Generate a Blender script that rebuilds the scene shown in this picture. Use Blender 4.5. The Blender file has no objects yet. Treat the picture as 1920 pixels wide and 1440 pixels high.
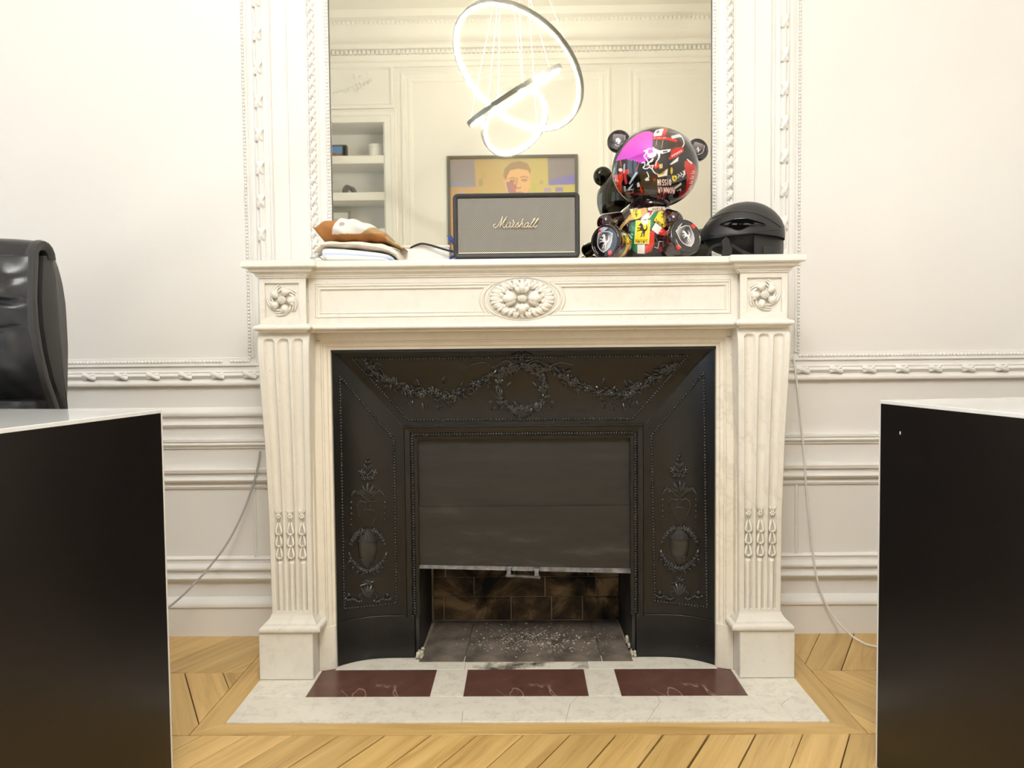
import bpy, bmesh, math, random
import numpy as np
from mathutils import Vector, Matrix
from mathutils.geometry import tessellate_polygon

rnd = random.Random(7)
SC = bpy.context.scene
COL = SC.collection
PI = math.pi

# ------------------------------------------------------------------ camera
CAM = np.array([0.0, -2.1753, 0.83])
FPX = 1398.0
PITCH, YAW, ROLL = 0.0423, 0.0147, 0.0102
_F = np.array([-math.sin(YAW), math.cos(YAW), 0.0])
_R = np.array([math.cos(YAW), math.sin(YAW), 0.0])
_U = np.array([0.0, 0.0, 1.0])
FWD = _F * math.cos(PITCH) - _U * math.sin(PITCH)
_U2 = _U * math.cos(PITCH) + _F * math.sin(PITCH)
RGT = _R * math.cos(ROLL) - _U2 * math.sin(ROLL)
UPV = _U2 * math.cos(ROLL) + _R * math.sin(ROLL)
cd = bpy.data.cameras.new('camera')
cd.sensor_width = 36.0
cd.lens = FPX / 1920.0 * 36.0
cd.clip_start = 0.02
cam = bpy.data.objects.new('camera', cd)
COL.objects.link(cam)
cam.matrix_world = Matrix(((RGT[0], UPV[0], -FWD[0], CAM[0]), (RGT[1], UPV[1], -FWD[1], CAM[1]),
                           (RGT[2], UPV[2], -FWD[2], CAM[2]), (0, 0, 0, 1)))
SC.camera = cam

# ------------------------------------------------------------------ view, world, daylight
SC.view_settings.view_transform = 'Standard'
SC.view_settings.look = 'None'
SC.view_settings.exposure = 0.17
SC.view_settings.gamma = 1.0
SC.view_settings.use_curve_mapping = False
SC.cycles.diffuse_bounces = 5
SC.cycles.adaptive_threshold = 0.04
SC.cycles.adaptive_min_samples = 20
W = bpy.data.worlds.new('world')
SC.world = W
W.use_nodes = True
W.node_tree.nodes['Background'].inputs[0].default_value = (0.75, 0.86, 1.0, 1)
W.node_tree.nodes['Background'].inputs[1].default_value = 1.0


def daylight(name, loc, rot, sx, sy, power, color):
    d = bpy.data.lights.new(name, 'AREA')
    d.shape = 'RECTANGLE'
    d.size, d.size_y = sx, sy
    d.energy = power
    d.color = color
    o = bpy.data.objects.new(name, d)
    o.location = loc
    o.rotation_euler = rot
    COL.objects.link(o)
    return o


# daylight entering through the two tall windows of the left wall
WIN = ((-1.80, 0.52, 0.08, 2.55), (-3.05, 0.52, 0.08, 2.55))     # y centre, half width, z0, z1
WINDOW_POWER, LED_STRENGTH = 9.5, 148.0
for _k, (_y, _h, _z0, _z1) in enumerate(WIN):
    daylight('window_daylight', (-2.68, _y, (_z0 + _z1) / 2), (0, -PI / 2, 0), _z1 - _z0 - 0.1, _h * 2 - 0.1, WINDOW_POWER, (0.70, 0.85, 1.0))
LED_COLOR = (1.0, 0.985, 0.935)


# ------------------------------------------------------------------ geometry helpers
def ray(x, y):
    return FWD + (x - 960) / FPX * RGT - (y - 720) / FPX * UPV


def atY(x, y, Y):
    d = ray(x, y)
    return CAM + (Y - CAM[1]) / d[1] * d


def atZ(x, y, Z=0.0):
    d = ray(x, y)
    return CAM + (Z - CAM[2]) / d[2] * d


class MB:
    def __init__(self, M=None):
        self.v, self.f, self.M = [], [], M
        self.c = None

    def add(self, pts, faces, M=None):
        b = len(self.v)
        m = M
        if self.M is not None:
            m = self.M if m is None else self.M @ m
        for p in pts:
            p = Vector((float(p[0]), float(p[1]), float(p[2])))
            self.v.append(m @ p if m is not None else p)
        self.f += [tuple(b + i for i in f) for f in faces]
        return b

    def box(self, x0, x1, y0, y1, z0, z1, M=None):
        self.add([(x0, y0, z0), (x1, y0, z0), (x1, y1, z0), (x0, y1, z0), (x0, y0, z1), (x1, y0, z1), (x1, y1, z1), (x0, y1, z1)],
                 [(3, 2, 1, 0), (4, 5, 6, 7), (0, 1, 5, 4), (1, 2, 6, 5), (2, 3, 7, 6), (3, 0, 4, 7)], M)
        return self

    def loft(self, rings, closed=True, cap=True, M=None):
        """rings: list of equal length point loops"""
        n = len(rings[0])
        pts = [p for r in rings for p in r]
        fs = []
        for i in range(len(rings) - 1):
            for j in range(n if closed else n - 1):
                k = (j + 1) % n
                fs.append((i * n + j, i * n + k, (i + 1) * n + k, (i + 1) * n + j))
        if cap and closed:
            fs.append(tuple(range(n - 1, -1, -1)))
            fs.append(tuple((len(rings) - 1) * n + j for j in range(n)))
        self.add(pts, fs, M)
        return self

    def prism_x(self, prof, x0, x1):
        return self.loft([[(x0, y, z) for y, z in prof], [(x1, y, z) for y, z in prof]])

    def prism_z(self, prof, z0, z1, M=None):
        return self.loft([[(x, y, z0) for x, y in prof], [(x, y, z1) for x, y in prof]], M=M)

    def prism_y(self, prof, y0, y1, M=None):
        return self.loft([[(x, y0, z) for x, z in prof], [(x, y1, z) for x, z in prof]], M=M)

    def tube(self, pts, r, n=8, closed=False, flat=1.0):
        P = [Vector((float(p[0]), float(p[1]), float(p[2]))) for p in pts]
        m = len(P)
        rs = r if isinstance(r, (list, tuple)) else [r] * m
        rings = []
        up = None
        for i in range(m):
            if closed:
                t = P[(i + 1) % m] - P[i - 1]
            else:
                t = P[min(i + 1, m - 1)] - P[max(i - 1, 0)]
            if t.length < 1e-9:
                t = Vector((0, 0, 1))
            t.normalize()
            if up is None:
                up = Vector((0, 0, 1)) if abs(t.z) < 0.9 else Vector((0, 1, 0))
            a = up - t * up.dot(t)
            if a.length < 1e-6:
                a = t.orthogonal()
            a.normalize()
            up = a
            b = t.cross(a)
            rings.append([P[i] + (a * math.cos(2 * PI * k / n) * flat + b * math.sin(2 * PI * k / n)) * rs[i] for k in range(n)])
        if closed:
            rings.append(rings[0])
        return self.loft(rings, cap=not closed)

    def ell(self, c, r, R=None, nu=10, nv=6):
        if not isinstance(r, (list, tuple)):
            r = (r, r, r)
        pts = [(0, 0, r[2])]
        for i in range(1, nv):
            th = PI * i / nv
            for j in range(nu):
                ph = 2 * PI * j / nu
                pts.append((r[0] * math.sin(th) * math.cos(ph), r[1] * math.sin(th) * math.sin(ph), r[2] * math.cos(th)))
        pts.append((0, 0, -r[2]))
        fs = []
        for j in range(nu):
            fs.append((0, 1 + j, 1 + (j + 1) % nu))
            for i in range(nv - 2):
                a = 1 + i * nu
                fs.append((a + j, a + nu + j, a + nu + (j + 1) % nu, a + (j + 1) % nu))
            a = 1 + (nv - 2) * nu
            fs.append((a + j, len(pts) - 1, a + (j + 1) % nu))
        M = Matrix.Translation(Vector((float(c[0]), float(c[1]), float(c[2]))))
        if R is not None:
            M = M @ R.to_4x4()
        self.add(pts, fs, M)
        return self

    def lathe(self, prof, n=24, M=None):
        """prof: (r, z) from bottom to top, about local z"""
        return self.loft([[(r * math.cos(2 * PI * k / n), r * math.sin(2 * PI * k / n), z) for k in range(n)] for r, z in prof], M=M)

    def grid(self, fn, nu, nv):
        pts = [fn(i / nu, j / nv) for j in range(nv + 1) for i in range(nu + 1)]
        fs = [(j * (nu + 1) + i, j * (nu + 1) + i + 1, (j + 1) * (nu + 1) + i + 1, (j + 1) * (nu + 1) + i) for j in range(nv) for i in range(nu)]
        self.add(pts, fs)
        return self

    def plate(self, outer, holes, y0, y1):
        """flat plate in the xz plane with holes; front y0, back y1"""
        loops = [outer] + list(holes)
        flat = [p for l in loops for p in l]
        tris = tessellate_polygon([[Vector((p[0], p[1], 0)) for p in l] for l in loops])
        n = len(flat)
        fs = []
        for t in tris:
            a, b, c = [flat[i] for i in t]
            s = (b[0] - a[0]) * (c[1] - a[1]) - (b[1] - a[1]) * (c[0] - a[0])
            t = tuple(t) if s > 0 else tuple(t)[::-1]
            fs.append(t)
            fs.append(tuple(n + i for i in t[::-1]))
        k = 0
        for l in loops:
            m = len(l)
            for i in range(m):
                fs.append((k + i, k + (i + 1) % m, n + k + (i + 1) % m, n + k + i))
            k += m
        self.add([(x, y0, z) for x, z in flat] + [(x, y1, z) for x, z in flat], fs)
        return self


ORG = {}


def mesh_of(mb, mat, smooth=None, recalc=True):
    me = bpy.data.meshes.new('mesh')
    me.from_pydata([tuple(v) for v in mb.v], [], mb.f)
    if recalc:
        bm = bmesh.new()
        bm.from_mesh(me)
        bmesh.ops.recalc_face_normals(bm, faces=bm.faces)
        bm.to_mesh(me)
        bm.free()
    if mat is not None:
        me.materials.append(mat)
    if smooth is not None:
        me.polygons.foreach_set('use_smooth', [True] * len(me.polygons))
        if smooth < 180:
            me.set_sharp_from_angle(angle=math.radians(smooth))
    if mb.c is not None:
        at = me.color_attributes.new('print', 'FLOAT_COLOR', 'POINT')
        at.data.foreach_set('color', np.asarray(mb.c, dtype=np.float32).ravel())
    return me


def link(name, me, parent=None, loc=(0, 0, 0), rot=None):
    o = bpy.data.objects.new(name, me)
    COL.objects.link(o)
    o.location = loc
    if rot is not None:
        o.rotation_euler = rot
    if parent is not None:
        o.parent = parent
        o.matrix_parent_inverse = Matrix.Translation(-ORG.get(parent.name, Vector((0, 0, 0))))
    return o


def part(name, mb, mat, parent=None, smooth=None, bevel=None, seg=2, label=None, kind=None, recalc=True):
    o = link(name, mesh_of(mb, mat, smooth, recalc), parent)
    if bevel:
        m = o.modifiers.new('bevel', 'BEVEL')
        m.width = bevel
        m.segments = seg
        m.limit_method = 'ANGLE'
        m.angle_limit = math.radians(40)
    if label:
        o['label'] = label
    if kind:
        o['kind'] = kind
    return o


def thing(name, label, cat, loc, group=None, kind=None):
    o = bpy.data.objects.new(name, None)
    COL.objects.link(o)
    o.empty_display_size = 0.05
    o.location = tuple(float(a) for a in loc)
    ORG[o.name] = Vector(o.location)
    o['label'] = label
    o['category'] = cat
    if group:
        o['group'] = group
    if kind:
        o['kind'] = kind
    return o


def tag(o, label, cat=None, group=None, kind=None):
    o['label'] = label
    if cat:
        o['category'] = cat
    if group:
        o['group'] = group
    if kind:
        o['kind'] = kind
    return o


def spline(pts, n=8, closed=False):
    """Catmull-Rom through points of any dimension"""
    P = [np.array(p, dtype=float) for p in pts]
    out = []
    m = len(P)
    for i in range(m if closed else m - 1):
        if closed:
            a, b, c, d = P[i - 1], P[i], P[(i + 1) % m], P[(i + 2) % m]
        else:
            a, b, c, d = P[max(i - 1, 0)], P[i], P[i + 1], P[min(i + 2, m - 1)]
        for k in range(n):
            t = k / n
            out.append(0.5 * ((2 * b) + (-a + c) * t + (2 * a - 5 * b + 4 * c - d) * t * t + (-a + 3 * b - 3 * c + d) * t ** 3))
    if not closed:
        out.append(P[-1])
    return out


def lerp_table(tab, x):
    for (x0, y0), (x1, y1) in zip(tab, tab[1:]):
        if x <= x1:
            t = min(max((x - x0) / (x1 - x0), 0), 1)
            return y0 + (y1 - y0) * t
    return tab[-1][1]


# ------------------------------------------------------------------ materials
def lin(c):
    return tuple(((v / 255.0) / 12.92 if v / 255.0 <= 0.04045 else ((v / 255.0 + 0.055) / 1.055) ** 2.4) for v in c)


class NT:
    def __init__(self, name):
        self.m = bpy.data.materials.new(name)
        self.m.use_nodes = True
        self.t = self.m.node_tree
        self.b = self.t.nodes['Principled BSDF']

    def n(self, typ, **kw):
        nd = self.t.nodes.new(typ)
        for k, v in kw.items():
            if k in nd.inputs:
                nd.inputs[k].default_value = v
            else:
                setattr(nd, k, v)
        return nd

    def l(self, a, ao, b, bi):
        self.t.links.new(a.outputs[ao], b.inputs[bi])

    def ramp(self, stops):
        r = self.n('ShaderNodeValToRGB')
        e = r.color_ramp.elements
        while len(e) > 1:
            e.remove(e[-1])
        e[0].position = stops[0][0]
        e[0].color = (*stops[0][1], 1)
        for p, c in stops[1:]:
            x = e.new(p)
            x.color = (*c, 1)
        return r

    def set(self, **kw):
        for k, v in kw.items():
            s = self.b.inputs[k.replace('_', ' ')]
            s.default_value = (*v, 1) if isinstance(v, tuple) and len(v) == 3 else v
        return self

    def coords(self, scale=(1, 1, 1), out='Object', rot=(0, 0, 0)):
        tc = self.n('ShaderNodeTexCoord')
        mp = self.n('ShaderNodeMapping')
        mp.inputs['Scale'].default_value = scale
        mp.inputs['Rotation'].default_value = rot
        self.l(tc, out, mp, 'Vector')
        return mp

    def noise(self, mp, scale, detail=4, rough=0.55, dist=0.0):
        nz = self.n('ShaderNodeTexNoise', Scale=scale, Detail=detail, Roughness=rough, Distortion=dist)
        self.l(mp, 'Vector', nz, 'Vector')
        return nz

    def bump(self, src, out, strength=0.2, dist=0.001):
        b = self.n('ShaderNodeBump', Strength=strength, Distance=dist)
        self.l(src, out, b, 'Height')
        self.l(b, 'Normal', self.b, 'Normal')
        return b


def plain(name, col, rough=0.5, **kw):
    t = NT(name).set(Base_Color=col, Roughness=rough, **kw)
    return t.m


def mottled(name, c0, c1, scale=6.0, rough=0.5, bump=0.0, bscale=None, dist=0.001, lo=0.3, hi=0.7, detail=5, **kw):
    t = NT(name).set(Roughness=rough, **kw)
    mp = t.coords()
    nz = t.noise(mp, scale, detail)
    r = t.ramp([(lo, c0), (hi, c1)])
    t.l(nz, 'Fac', r, 'Fac')
    t.l(r, 'Color', t.b, 'Base Color')
    if bump:
        n2 = t.noise(mp, bscale or scale * 20, 3)
        t.bump(n2, 'Fac', bump, dist)
    return t.m


M = {}
M['wall'] = mottled('wall_paint', (0.85, 0.83, 0.80), (0.88, 0.86, 0.83), 2.0, 0.5, detail=2)
M['trim'] = mottled('trim_paint', (0.865, 0.845, 0.81), (0.89, 0.87, 0.84), 4.0, 0.4, detail=2)
M['ceiling'] = plain('ceiling_paint', (0.86, 0.845, 0.80), 0.7)


def marble(name, base, warm, vein, vscale=5.0, amount=0.5, rough=0.22, mottle=0.12):
    t = NT(name).set(Roughness=rough)
    mp = t.coords((1.0, 1.0, 0.8), rot=(0.3, 0.5, 0.4))
    big = t.noise(mp, 3.2, 6, 0.6, 0.6)
    r1 = t.ramp([(0.35, base), (0.68, warm)])
    t.l(big, 'Fac', r1, 'Fac')
    v = t.noise(mp, vscale, 9, 0.62, 1.8)
    r2 = t.ramp([(0.455, (0, 0, 0)), (0.495, (1, 1, 1)), (0.50, (1, 1, 1)), (0.545, (0, 0, 0))])
    t.l(v, 'Fac', r2, 'Fac')
    gate = t.noise(mp, 2.1, 3)
    r3 = t.ramp([(0.48, (0, 0, 0)), (0.66, (amount,) * 3)])
    t.l(gate, 'Fac', r3, 'Fac')
    mul = t.n('ShaderNodeMath', operation='MULTIPLY')
    t.l(r2, 'Color', mul, 0)
    t.l(r3, 'Color', mul, 1)
    sp = t.noise(mp, 95, 2)
    r4 = t.ramp([(0.70, (0, 0, 0)), (0.76, (0.35,) * 3)])
    t.l(sp, 'Fac', r4, 'Fac')
    mo = t.noise(mp, 38, 6, 0.7)
    r5 = t.ramp([(0.50, (0, 0, 0)), (0.72, (mottle,) * 3)])
    t.l(mo, 'Fac', r5, 'Fac')
    ad0 = t.n('ShaderNodeMath', operation='ADD')
    t.l(mul, 0, ad0, 0)
    t.l(r5, 'Color', ad0, 1)
    ad = t.n('ShaderNodeMath', operation='ADD')
    t.l(ad0, 0, ad, 0)
    t.l(r4, 'Color', ad, 1)
    mx = t.n('ShaderNodeMixRGB')
    mx.inputs['Color2'].default_value = (*vein, 1)
    t.l(ad, 0, mx, 'Fac')
    t.l(r1, 'Color', mx, 'Color1')
    t.l(mx, 'Color', t.b, 'Base Color')
    t.bump(sp, 'Fac', 0.05, 0.0005)
    return t.m


M['marble'] = marble('white_marble', (0.785, 0.75, 0.67), (0.84, 0.81, 0.745), (0.45, 0.42, 0.37), 5.0, 0.24)
M['marble_b'] = marble('jamb_marble', (0.80, 0.74, 0.625), (0.85, 0.80, 0.70), (0.42, 0.38, 0.32), 7.0, 0.26)
M['hearth'] = marble('hearth_marble', (0.78, 0.735, 0.635), (0.87, 0.835, 0.745), (0.36, 0.33, 0.28), 14.0, 0.35, 0.3, 0.35)
t = NT('red_marble').set(Roughness=0.3)
mp = t.coords()
nz = t.noise(mp, 9, 8, 0.65, 1.5)
r = t.ramp([(0.30, (0.095, 0.041, 0.030)), (0.55, (0.135, 0.060, 0.045)), (0.72, (0.185, 0.09, 0.068))])
t.l(nz, 'Fac', r, 'Fac')
v = t.noise(mp, 4.5, 3, 0.5, 1.0)
r2 = t.ramp([(0.488, (0, 0, 0)), (0.5, (0.6, 0.6, 0.6)), (0.506, (0, 0, 0))])
t.l(v, 'Fac', r2, 'Fac')
g = t.noise(mp, 3.3, 2)
r3 = t.ramp([(0.46, (0, 0, 0)), (0.54, (1, 1, 1))])
t.l(g, 'Fac', r3, 'Fac')
mu = t.n('ShaderNodeMath', operation='MULTIPLY')
t.l(r2, 'Color', mu, 0)
t.l(r3, 'Color', mu, 1)
mx = t.n('ShaderNodeMixRGB')
mx.inputs['Color2'].default_value = (0.55, 0.42, 0.36, 1)
t.l(mu, 0, mx, 'Fac')
t.l(r, 'Color', mx, 'Color1')
t.l(mx, 'Color', t.b, 'Base Color')
M['red'] = t.m

M['iron'] = mottled('black_cast_iron', (0.0055, 0.0054, 0.0053), (0.010, 0.0096, 0.0093), 9, 0.34, 0.25, 140, 0.0006)
M['iron_relief'] = mottled('cast_iron_relief', (0.024, 0.024, 0.023), (0.045, 0.043, 0.041), 30, 0.27, 0.15, 300, 0.0004)  # same black iron; caught highlights put into a lighter colour, plus worn grey
t = NT('shutter_iron').set(Roughness=0.5)
mp = t.coords((1, 1, 5))
nz = t.noise(mp, 4, 8, 0.65)
r = t.ramp([(0.35, (0.017, 0.016, 0.014)), (0.58, (0.027, 0.025, 0.022)), (0.72, (0.062, 0.058, 0.050))])
t.l(nz, 'Fac', r, 'Fac')
t.l(r, 'Color', t.b, 'Base Color')
sc_ = t.noise(mp, 55, 4)
t.bump(sc_, 'Fac', 0.2, 0.0006)
M['shutter'] = t.m
M['worn_steel'] = mottled('worn_steel', (0.030, 0.028, 0.026), (0.15, 0.14, 0.13), 40, 0.5, 0.3, 90, 0.001, Metallic=0.5)


def oak():
    t = NT('oak_plank').set(Roughness=0.33)
    mp = t.coords((1.3, 22, 22))
    oi = t.n('ShaderNodeObjectInfo')
    # shift the grain by the plank's own random value
    cx = t.n('ShaderNodeCombineXYZ')
    ml = t.n('ShaderNodeMath', operation='MULTIPLY')
    ml.inputs[1].default_value = 40.0
    t.l(oi, 'Random', ml, 0)
    t.l(ml, 0, cx, 'X')
    t.l(ml, 0, cx, 'Y')
    va = t.n('ShaderNodeVectorMath', operation='ADD')
    t.l(mp, 'Vector', va, 0)
    t.l(cx, 'Vector', va, 1)
    nz = t.n('ShaderNodeTexNoise', Scale=1.6, Detail=7.0, Roughness=0.62, Distortion=0.7)
    t.l(va, 'Vector', nz, 'Vector')
    r = t.ramp([(0.28, (0.46, 0.275, 0.088)), (0.5, (0.66, 0.435, 0.160)), (0.72, (0.75, 0.51, 0.21))])
    t.l(nz, 'Fac', r, 'Fac')
    hs = t.n('ShaderNodeHueSaturation')
    r2 = t.ramp([(0.0, (0.86,) * 3), (1.0, (1.10,) * 3)])
    t.l(oi, 'Random', r2, 'Fac')
    t.l(r2, 'Color', hs, 'Value')
    t.l(r, 'Color', hs, 'Color')
    # small dark flecks along the grain
    mp2 = t.coords((9, 120, 120))
    va2 = t.n('ShaderNodeVectorMath', operation='ADD')
    t.l(mp2, 'Vector', va2, 0)
    t.l(cx, 'Vector', va2, 1)
    fl = t.n('ShaderNodeTexNoise', Scale=1.0, Detail=2.0)
    t.l(va2, 'Vector', fl, 'Vector')
    r3 = t.ramp([(0.68, (0, 0, 0)), (0.78, (0.55,) * 3)])
    t.l(fl, 'Fac', r3, 'Fac')
    mx = t.n('ShaderNodeMixRGB')
    mx.inputs['Color2'].default_value = (0.20, 0.10, 0.035, 1)
    t.l(r3, 'Color', mx, 'Fac')
    t.l(hs, 'Color', mx, 'Color1')
    t.l(mx, 'Color', t.b, 'Base Color')
    t.bump(nz, 'Fac', 0.12, 0.0008)
    return t.m


M['oak'] = oak()
M['joint'] = plain('floor_joint', (0.06, 0.035, 0.016), 0.8)

t = NT('mirror_glass').set(Base_Color=(0.68, 0.66, 0.555), Metallic=1.0, Roughness=0.015)
mp = t.coords()
nz = t.noise(mp, 260, 2)
r = t.ramp([(0.70, (0.69, 0.67, 0.565)), (0.80, (0.62, 0.59, 0.48))])
t.l(nz, 'Fac', r, 'Fac')
t.l(r, 'Color', t.b, 'Base Color')
M['mirror'] = t.m
M['desk_black'] = mottled('black_laminate', (0.0065, 0.0048, 0.0045), (0.009, 0.0066, 0.006), 3, 0.30, 0.1, 400, 0.0003)
M['desk_white'] = plain('white_glass_top', (0.80, 0.81, 0.82), 0.06)
M['white_edge'] = plain('white_edge_band', (0.80, 0.80, 0.78), 0.4)
M['leather'] = mottled('black_leather', (0.016, 0.0175, 0.021), (0.025, 0.0265, 0.030), 12, 0.27, 0.2, 420, 0.0005)
M['leather_grey'] = mottled('grey_leather', (0.030, 0.030, 0.030), (0.042, 0.041, 0.040), 12, 0.40, 0.2, 420, 0.0005)
M['chrome'] = plain('chrome', (0.6, 0.6, 0.6), 0.15, Metallic=1.0)
M['black_plastic'] = plain('black_plastic', (0.012, 0.012, 0.013), 0.35)
M['vent_black'] = plain('vent_black', (0.0015, 0.0015, 0.0015), 0.9, Specular_IOR_Level=0.05)
M['gloss_black'] = plain('gloss_black', (0.006, 0.006, 0.007), 0.06, Coat_Weight=0.8)
M['matte_black'] = mottled('matte_black_shell', (0.017, 0.017, 0.018), (0.021, 0.021, 0.022), 5, 0.42, 0.1, 500, 0.0002)
M['dark_foam'] = plain('dark_foam', (0.012, 0.012, 0.012), 0.8)
M['vinyl'] = mottled('black_vinyl', (0.013, 0.013, 0.014), (0.02, 0.02, 0.021), 60, 0.5, 0.5, 700, 0.0006)
M['gold'] = plain('cream_gold', (0.86, 0.76, 0.56), 0.3, Metallic=0.35)
M['brass'] = plain('pale_brass', (0.72, 0.60, 0.38), 0.3, Metallic=0.7)
M['white_cable'] = plain('white_cable', (0.82, 0.80, 0.76), 0.4)
M['grey_cable'] = plain('grey_cable', (0.42, 0.41, 0.40), 0.4)
M['black_cable'] = plain('black_cable', (0.012, 0.012, 0.012), 0.4)
M['blue'] = plain('blue_plastic', (0.01, 0.05, 0.42), 0.3)
M['white_card'] = plain('white_card', (0.88, 0.86, 0.84), 0.6)
M['paper'] = plain('white_paper', (0.82, 0.82, 0.80), 0.7)
M['cream_cloth'] = mottled('cream_cloth', (0.80, 0.71, 0.60), (0.86, 0.78, 0.68), 14, 0.9, 0.4, 300, 0.001)
M['ring_metal'] = plain('brushed_grey_metal', (0.30, 0.30, 0.29), 0.35, Metallic=0.8)
M['wire'] = plain('pale_wire', (0.85, 0.83, 0.74), 0.4)
t = NT('led_strip').set(Base_Color=(0.9, 0.9, 0.85), Emission_Color=LED_COLOR, Emission_Strength=LED_STRENGTH)
M['led'] = t.m
M['grey_metal'] = plain('grey_metal', (0.22, 0.22, 0.21), 0.35, Metallic=0.6)
M['frame_grey'] = plain('grey_frame', (0.13, 0.125, 0.11), 0.5)
M['frame_gold'] = plain('pale_gilt_frame', (0.45, 0.39, 0.27), 0.4)
M['soot_stone'] = mottled('sooty_hearth_stone', (0.075, 0.06, 0.046), (0.25, 0.205, 0.165), 14, 0.8, 0.5, 70, 0.002)
M['soot_plate'] = mottled('sooty_iron_plate', (0.008, 0.008, 0.008), (0.05, 0.046, 0.042), 16, 0.6, 0.4, 80, 0.002)
M['mortar'] = mottled('pale_mortar', (0.16, 0.125, 0.085), (0.52, 0.43, 0.30), 7, 0.9)
M['plaster'] = mottled('broken_plaster', (0.42, 0.36, 0.26), (0.66, 0.61, 0.52), 60, 0.9)
t = NT('fire_brick').set(Roughness=0.85)
mp = t.coords()
tc = t.n('ShaderNodeNewGeometry')
nz = t.n('ShaderNodeTexNoise', Scale=7.0, Detail=8.0, Roughness=0.65, Distortion=0.8)
t.l(tc, 'Position', nz, 'Vector')
r = t.ramp([(0.40, (0.010, 0.008, 0.006)), (0.52, (0.10, 0.065, 0.033)), (0.64, (0.33, 0.225, 0.12))])
t.l(nz, 'Fac', r, 'Fac')
t.l(r, 'Color', t.b, 'Base Color')
n2 = t.noise(mp, 90, 4)
t.bump(n2, 'Fac', 0.5, 0.002)
M['brick'] = t.m
t = NT('speaker_grille').set(Roughness=0.75)
mp = t.coords((1, 1, 1), rot=(0, 0, 0))
sx = t.n('ShaderNodeSeparateXYZ')
t.l(mp, 'Vector', sx, 'Vector')


def wv(src, ch, k):
    a = t.n('ShaderNodeMath', operation='MULTIPLY')
    a.inputs[1].default_value = k
    t.l(src, ch, a, 0)
    return a


a1, a2 = wv(sx, 'X', 1150.0), wv(sx, 'Z', 1450.0)
q1 = t.n('ShaderNodeMath', operation='SINE'); t.l(a1, 0, q1, 0)
q2 = t.n('ShaderNodeMath', operation='SINE'); t.l(a2, 0, q2, 0)
q3 = t.n('ShaderNodeMath', operation='MULTIPLY'); t.l(q1, 0, q3, 0); t.l(q2, 0, q3, 1)
q4 = t.n('ShaderNodeMath', operation='MULTIPLY_ADD'); q4.inputs[1].default_value = 0.5; q4.inputs[2].default_value = 0.5
t.l(q3, 0, q4, 0)
r = t.ramp([(0.30, (0.028, 0.028, 0.026)), (0.82, (0.50, 0.48, 0.43))])
t.l(q4, 0, r, 'Fac')
t.l(r, 'Color', t.b, 'Base Color')
t.bump(q4, 0, 0.5, 0.0006)
M['grille'] = t.m


def printed(name, rough, coat=0.0):
    t = NT(name).set(Roughness=rough, Coat_Weight=coat, Coat_Roughness=0.03)
    a = t.n('ShaderNodeVertexColor')
    a.layer_name = 'print'
    t.l(a, 'Color', t.b, 'Base Color')
    return t.m


M['print_gloss'] = printed('printed_gloss_glaze', 0.12, 1.0)
M['print_cloth'] = printed('dyed_cloth', 0.85)
M['print_paper'] = printed('printed_poster', 0.45)

# ================================================================== THE ROOM
RX, YB, HC = 2.7, -3.75, 3.42      # half width, rear wall, ceiling height

# ---- floor: base, then oak planks laid in chevron rows round the hearth
fb = part('floor', MB().box(-RX, RX, YB, 0.0, -0.06, -0.010), M['joint'])
tag(fb, 'honey oak parquet floor laid in chevron rows', kind='structure')


def clip(poly, a, b, c):
    """keep a*x+b*y<=c"""
    out = []
    for i in range(len(poly)):
        p, q = poly[i], poly[(i + 1) % len(poly)]
        dp, dq = a * p[0] + b * p[1] - c, a * q[0] + b * q[1] - c
        if dp <= 0:
            out.append(p)
        if (dp < 0 < dq) or (dq < 0 < dp):
            s = dp / (dp - dq)
            out.append((p[0] + s * (q[0] - p[0]), p[1] + s * (q[1] - p[1])))
    return out


def slab_piece(name, poly, z0, z1, mat, parent, ang=0.0, gap=0.0007, bev=0.0012, label=None):
    """a flat polygonal piece with a small chamfer; its local x runs along ang"""
    cx = sum(p[0] for p in poly) / len(poly)
    cy = sum(p[1] for p in poly) / len(poly)
    ar = 0.5 * sum(poly[i][0] * poly[(i + 1) % len(poly)][1] - poly[(i + 1) % len(poly)][0] * poly[i][1] for i in range(len(poly)))
    if abs(ar) < 2e-4:
        return None
    if ar < 0:
        poly = poly[::-1]

    def inset(pl, d):
        n = len(pl)
        res = []
        for i in range(n):
            p0, p1, p2 = Vector(pl[i - 1]), Vector(pl[i]), Vector(pl[(i + 1) % n])
            e1, e2 = (p1 - p0), (p2 - p1)
            if e1.length < 1e-6 or e2.length < 1e-6:
                res.append(tuple(p1))
                continue
            e1.normalize(); e2.normalize()
            n1, n2 = Vector((-e1.y, e1.x)), Vector((-e2.y, e2.x))
            k = max(1 + n1.dot(n2), 0.35)
            res.append(tuple(p1 + (n1 + n2) * (d / k)))
        return res
    pa = inset(poly, gap)
    pb = inset(poly, gap + bev)
    ca, sa = math.cos(ang), math.sin(ang)

    def loc(p):
        x, y = p[0] - cx, p[1] - cy
        return (x * ca + y * sa, -x * sa + y * ca)
    A, B = [loc(p) for p in pa], [loc(p) for p in pb]
    h = z1 - z0
    mb = MB().loft([[(x, y, 0) for x, y in A], [(x, y, h - bev) for x, y in A], [(x, y, h) for x, y in B]])
    o = link(name, mesh_of(mb, mat), parent, (cx, cy, z0), (0, 0, ang))
    if label:
        o['label'] = label
    return o


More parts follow.
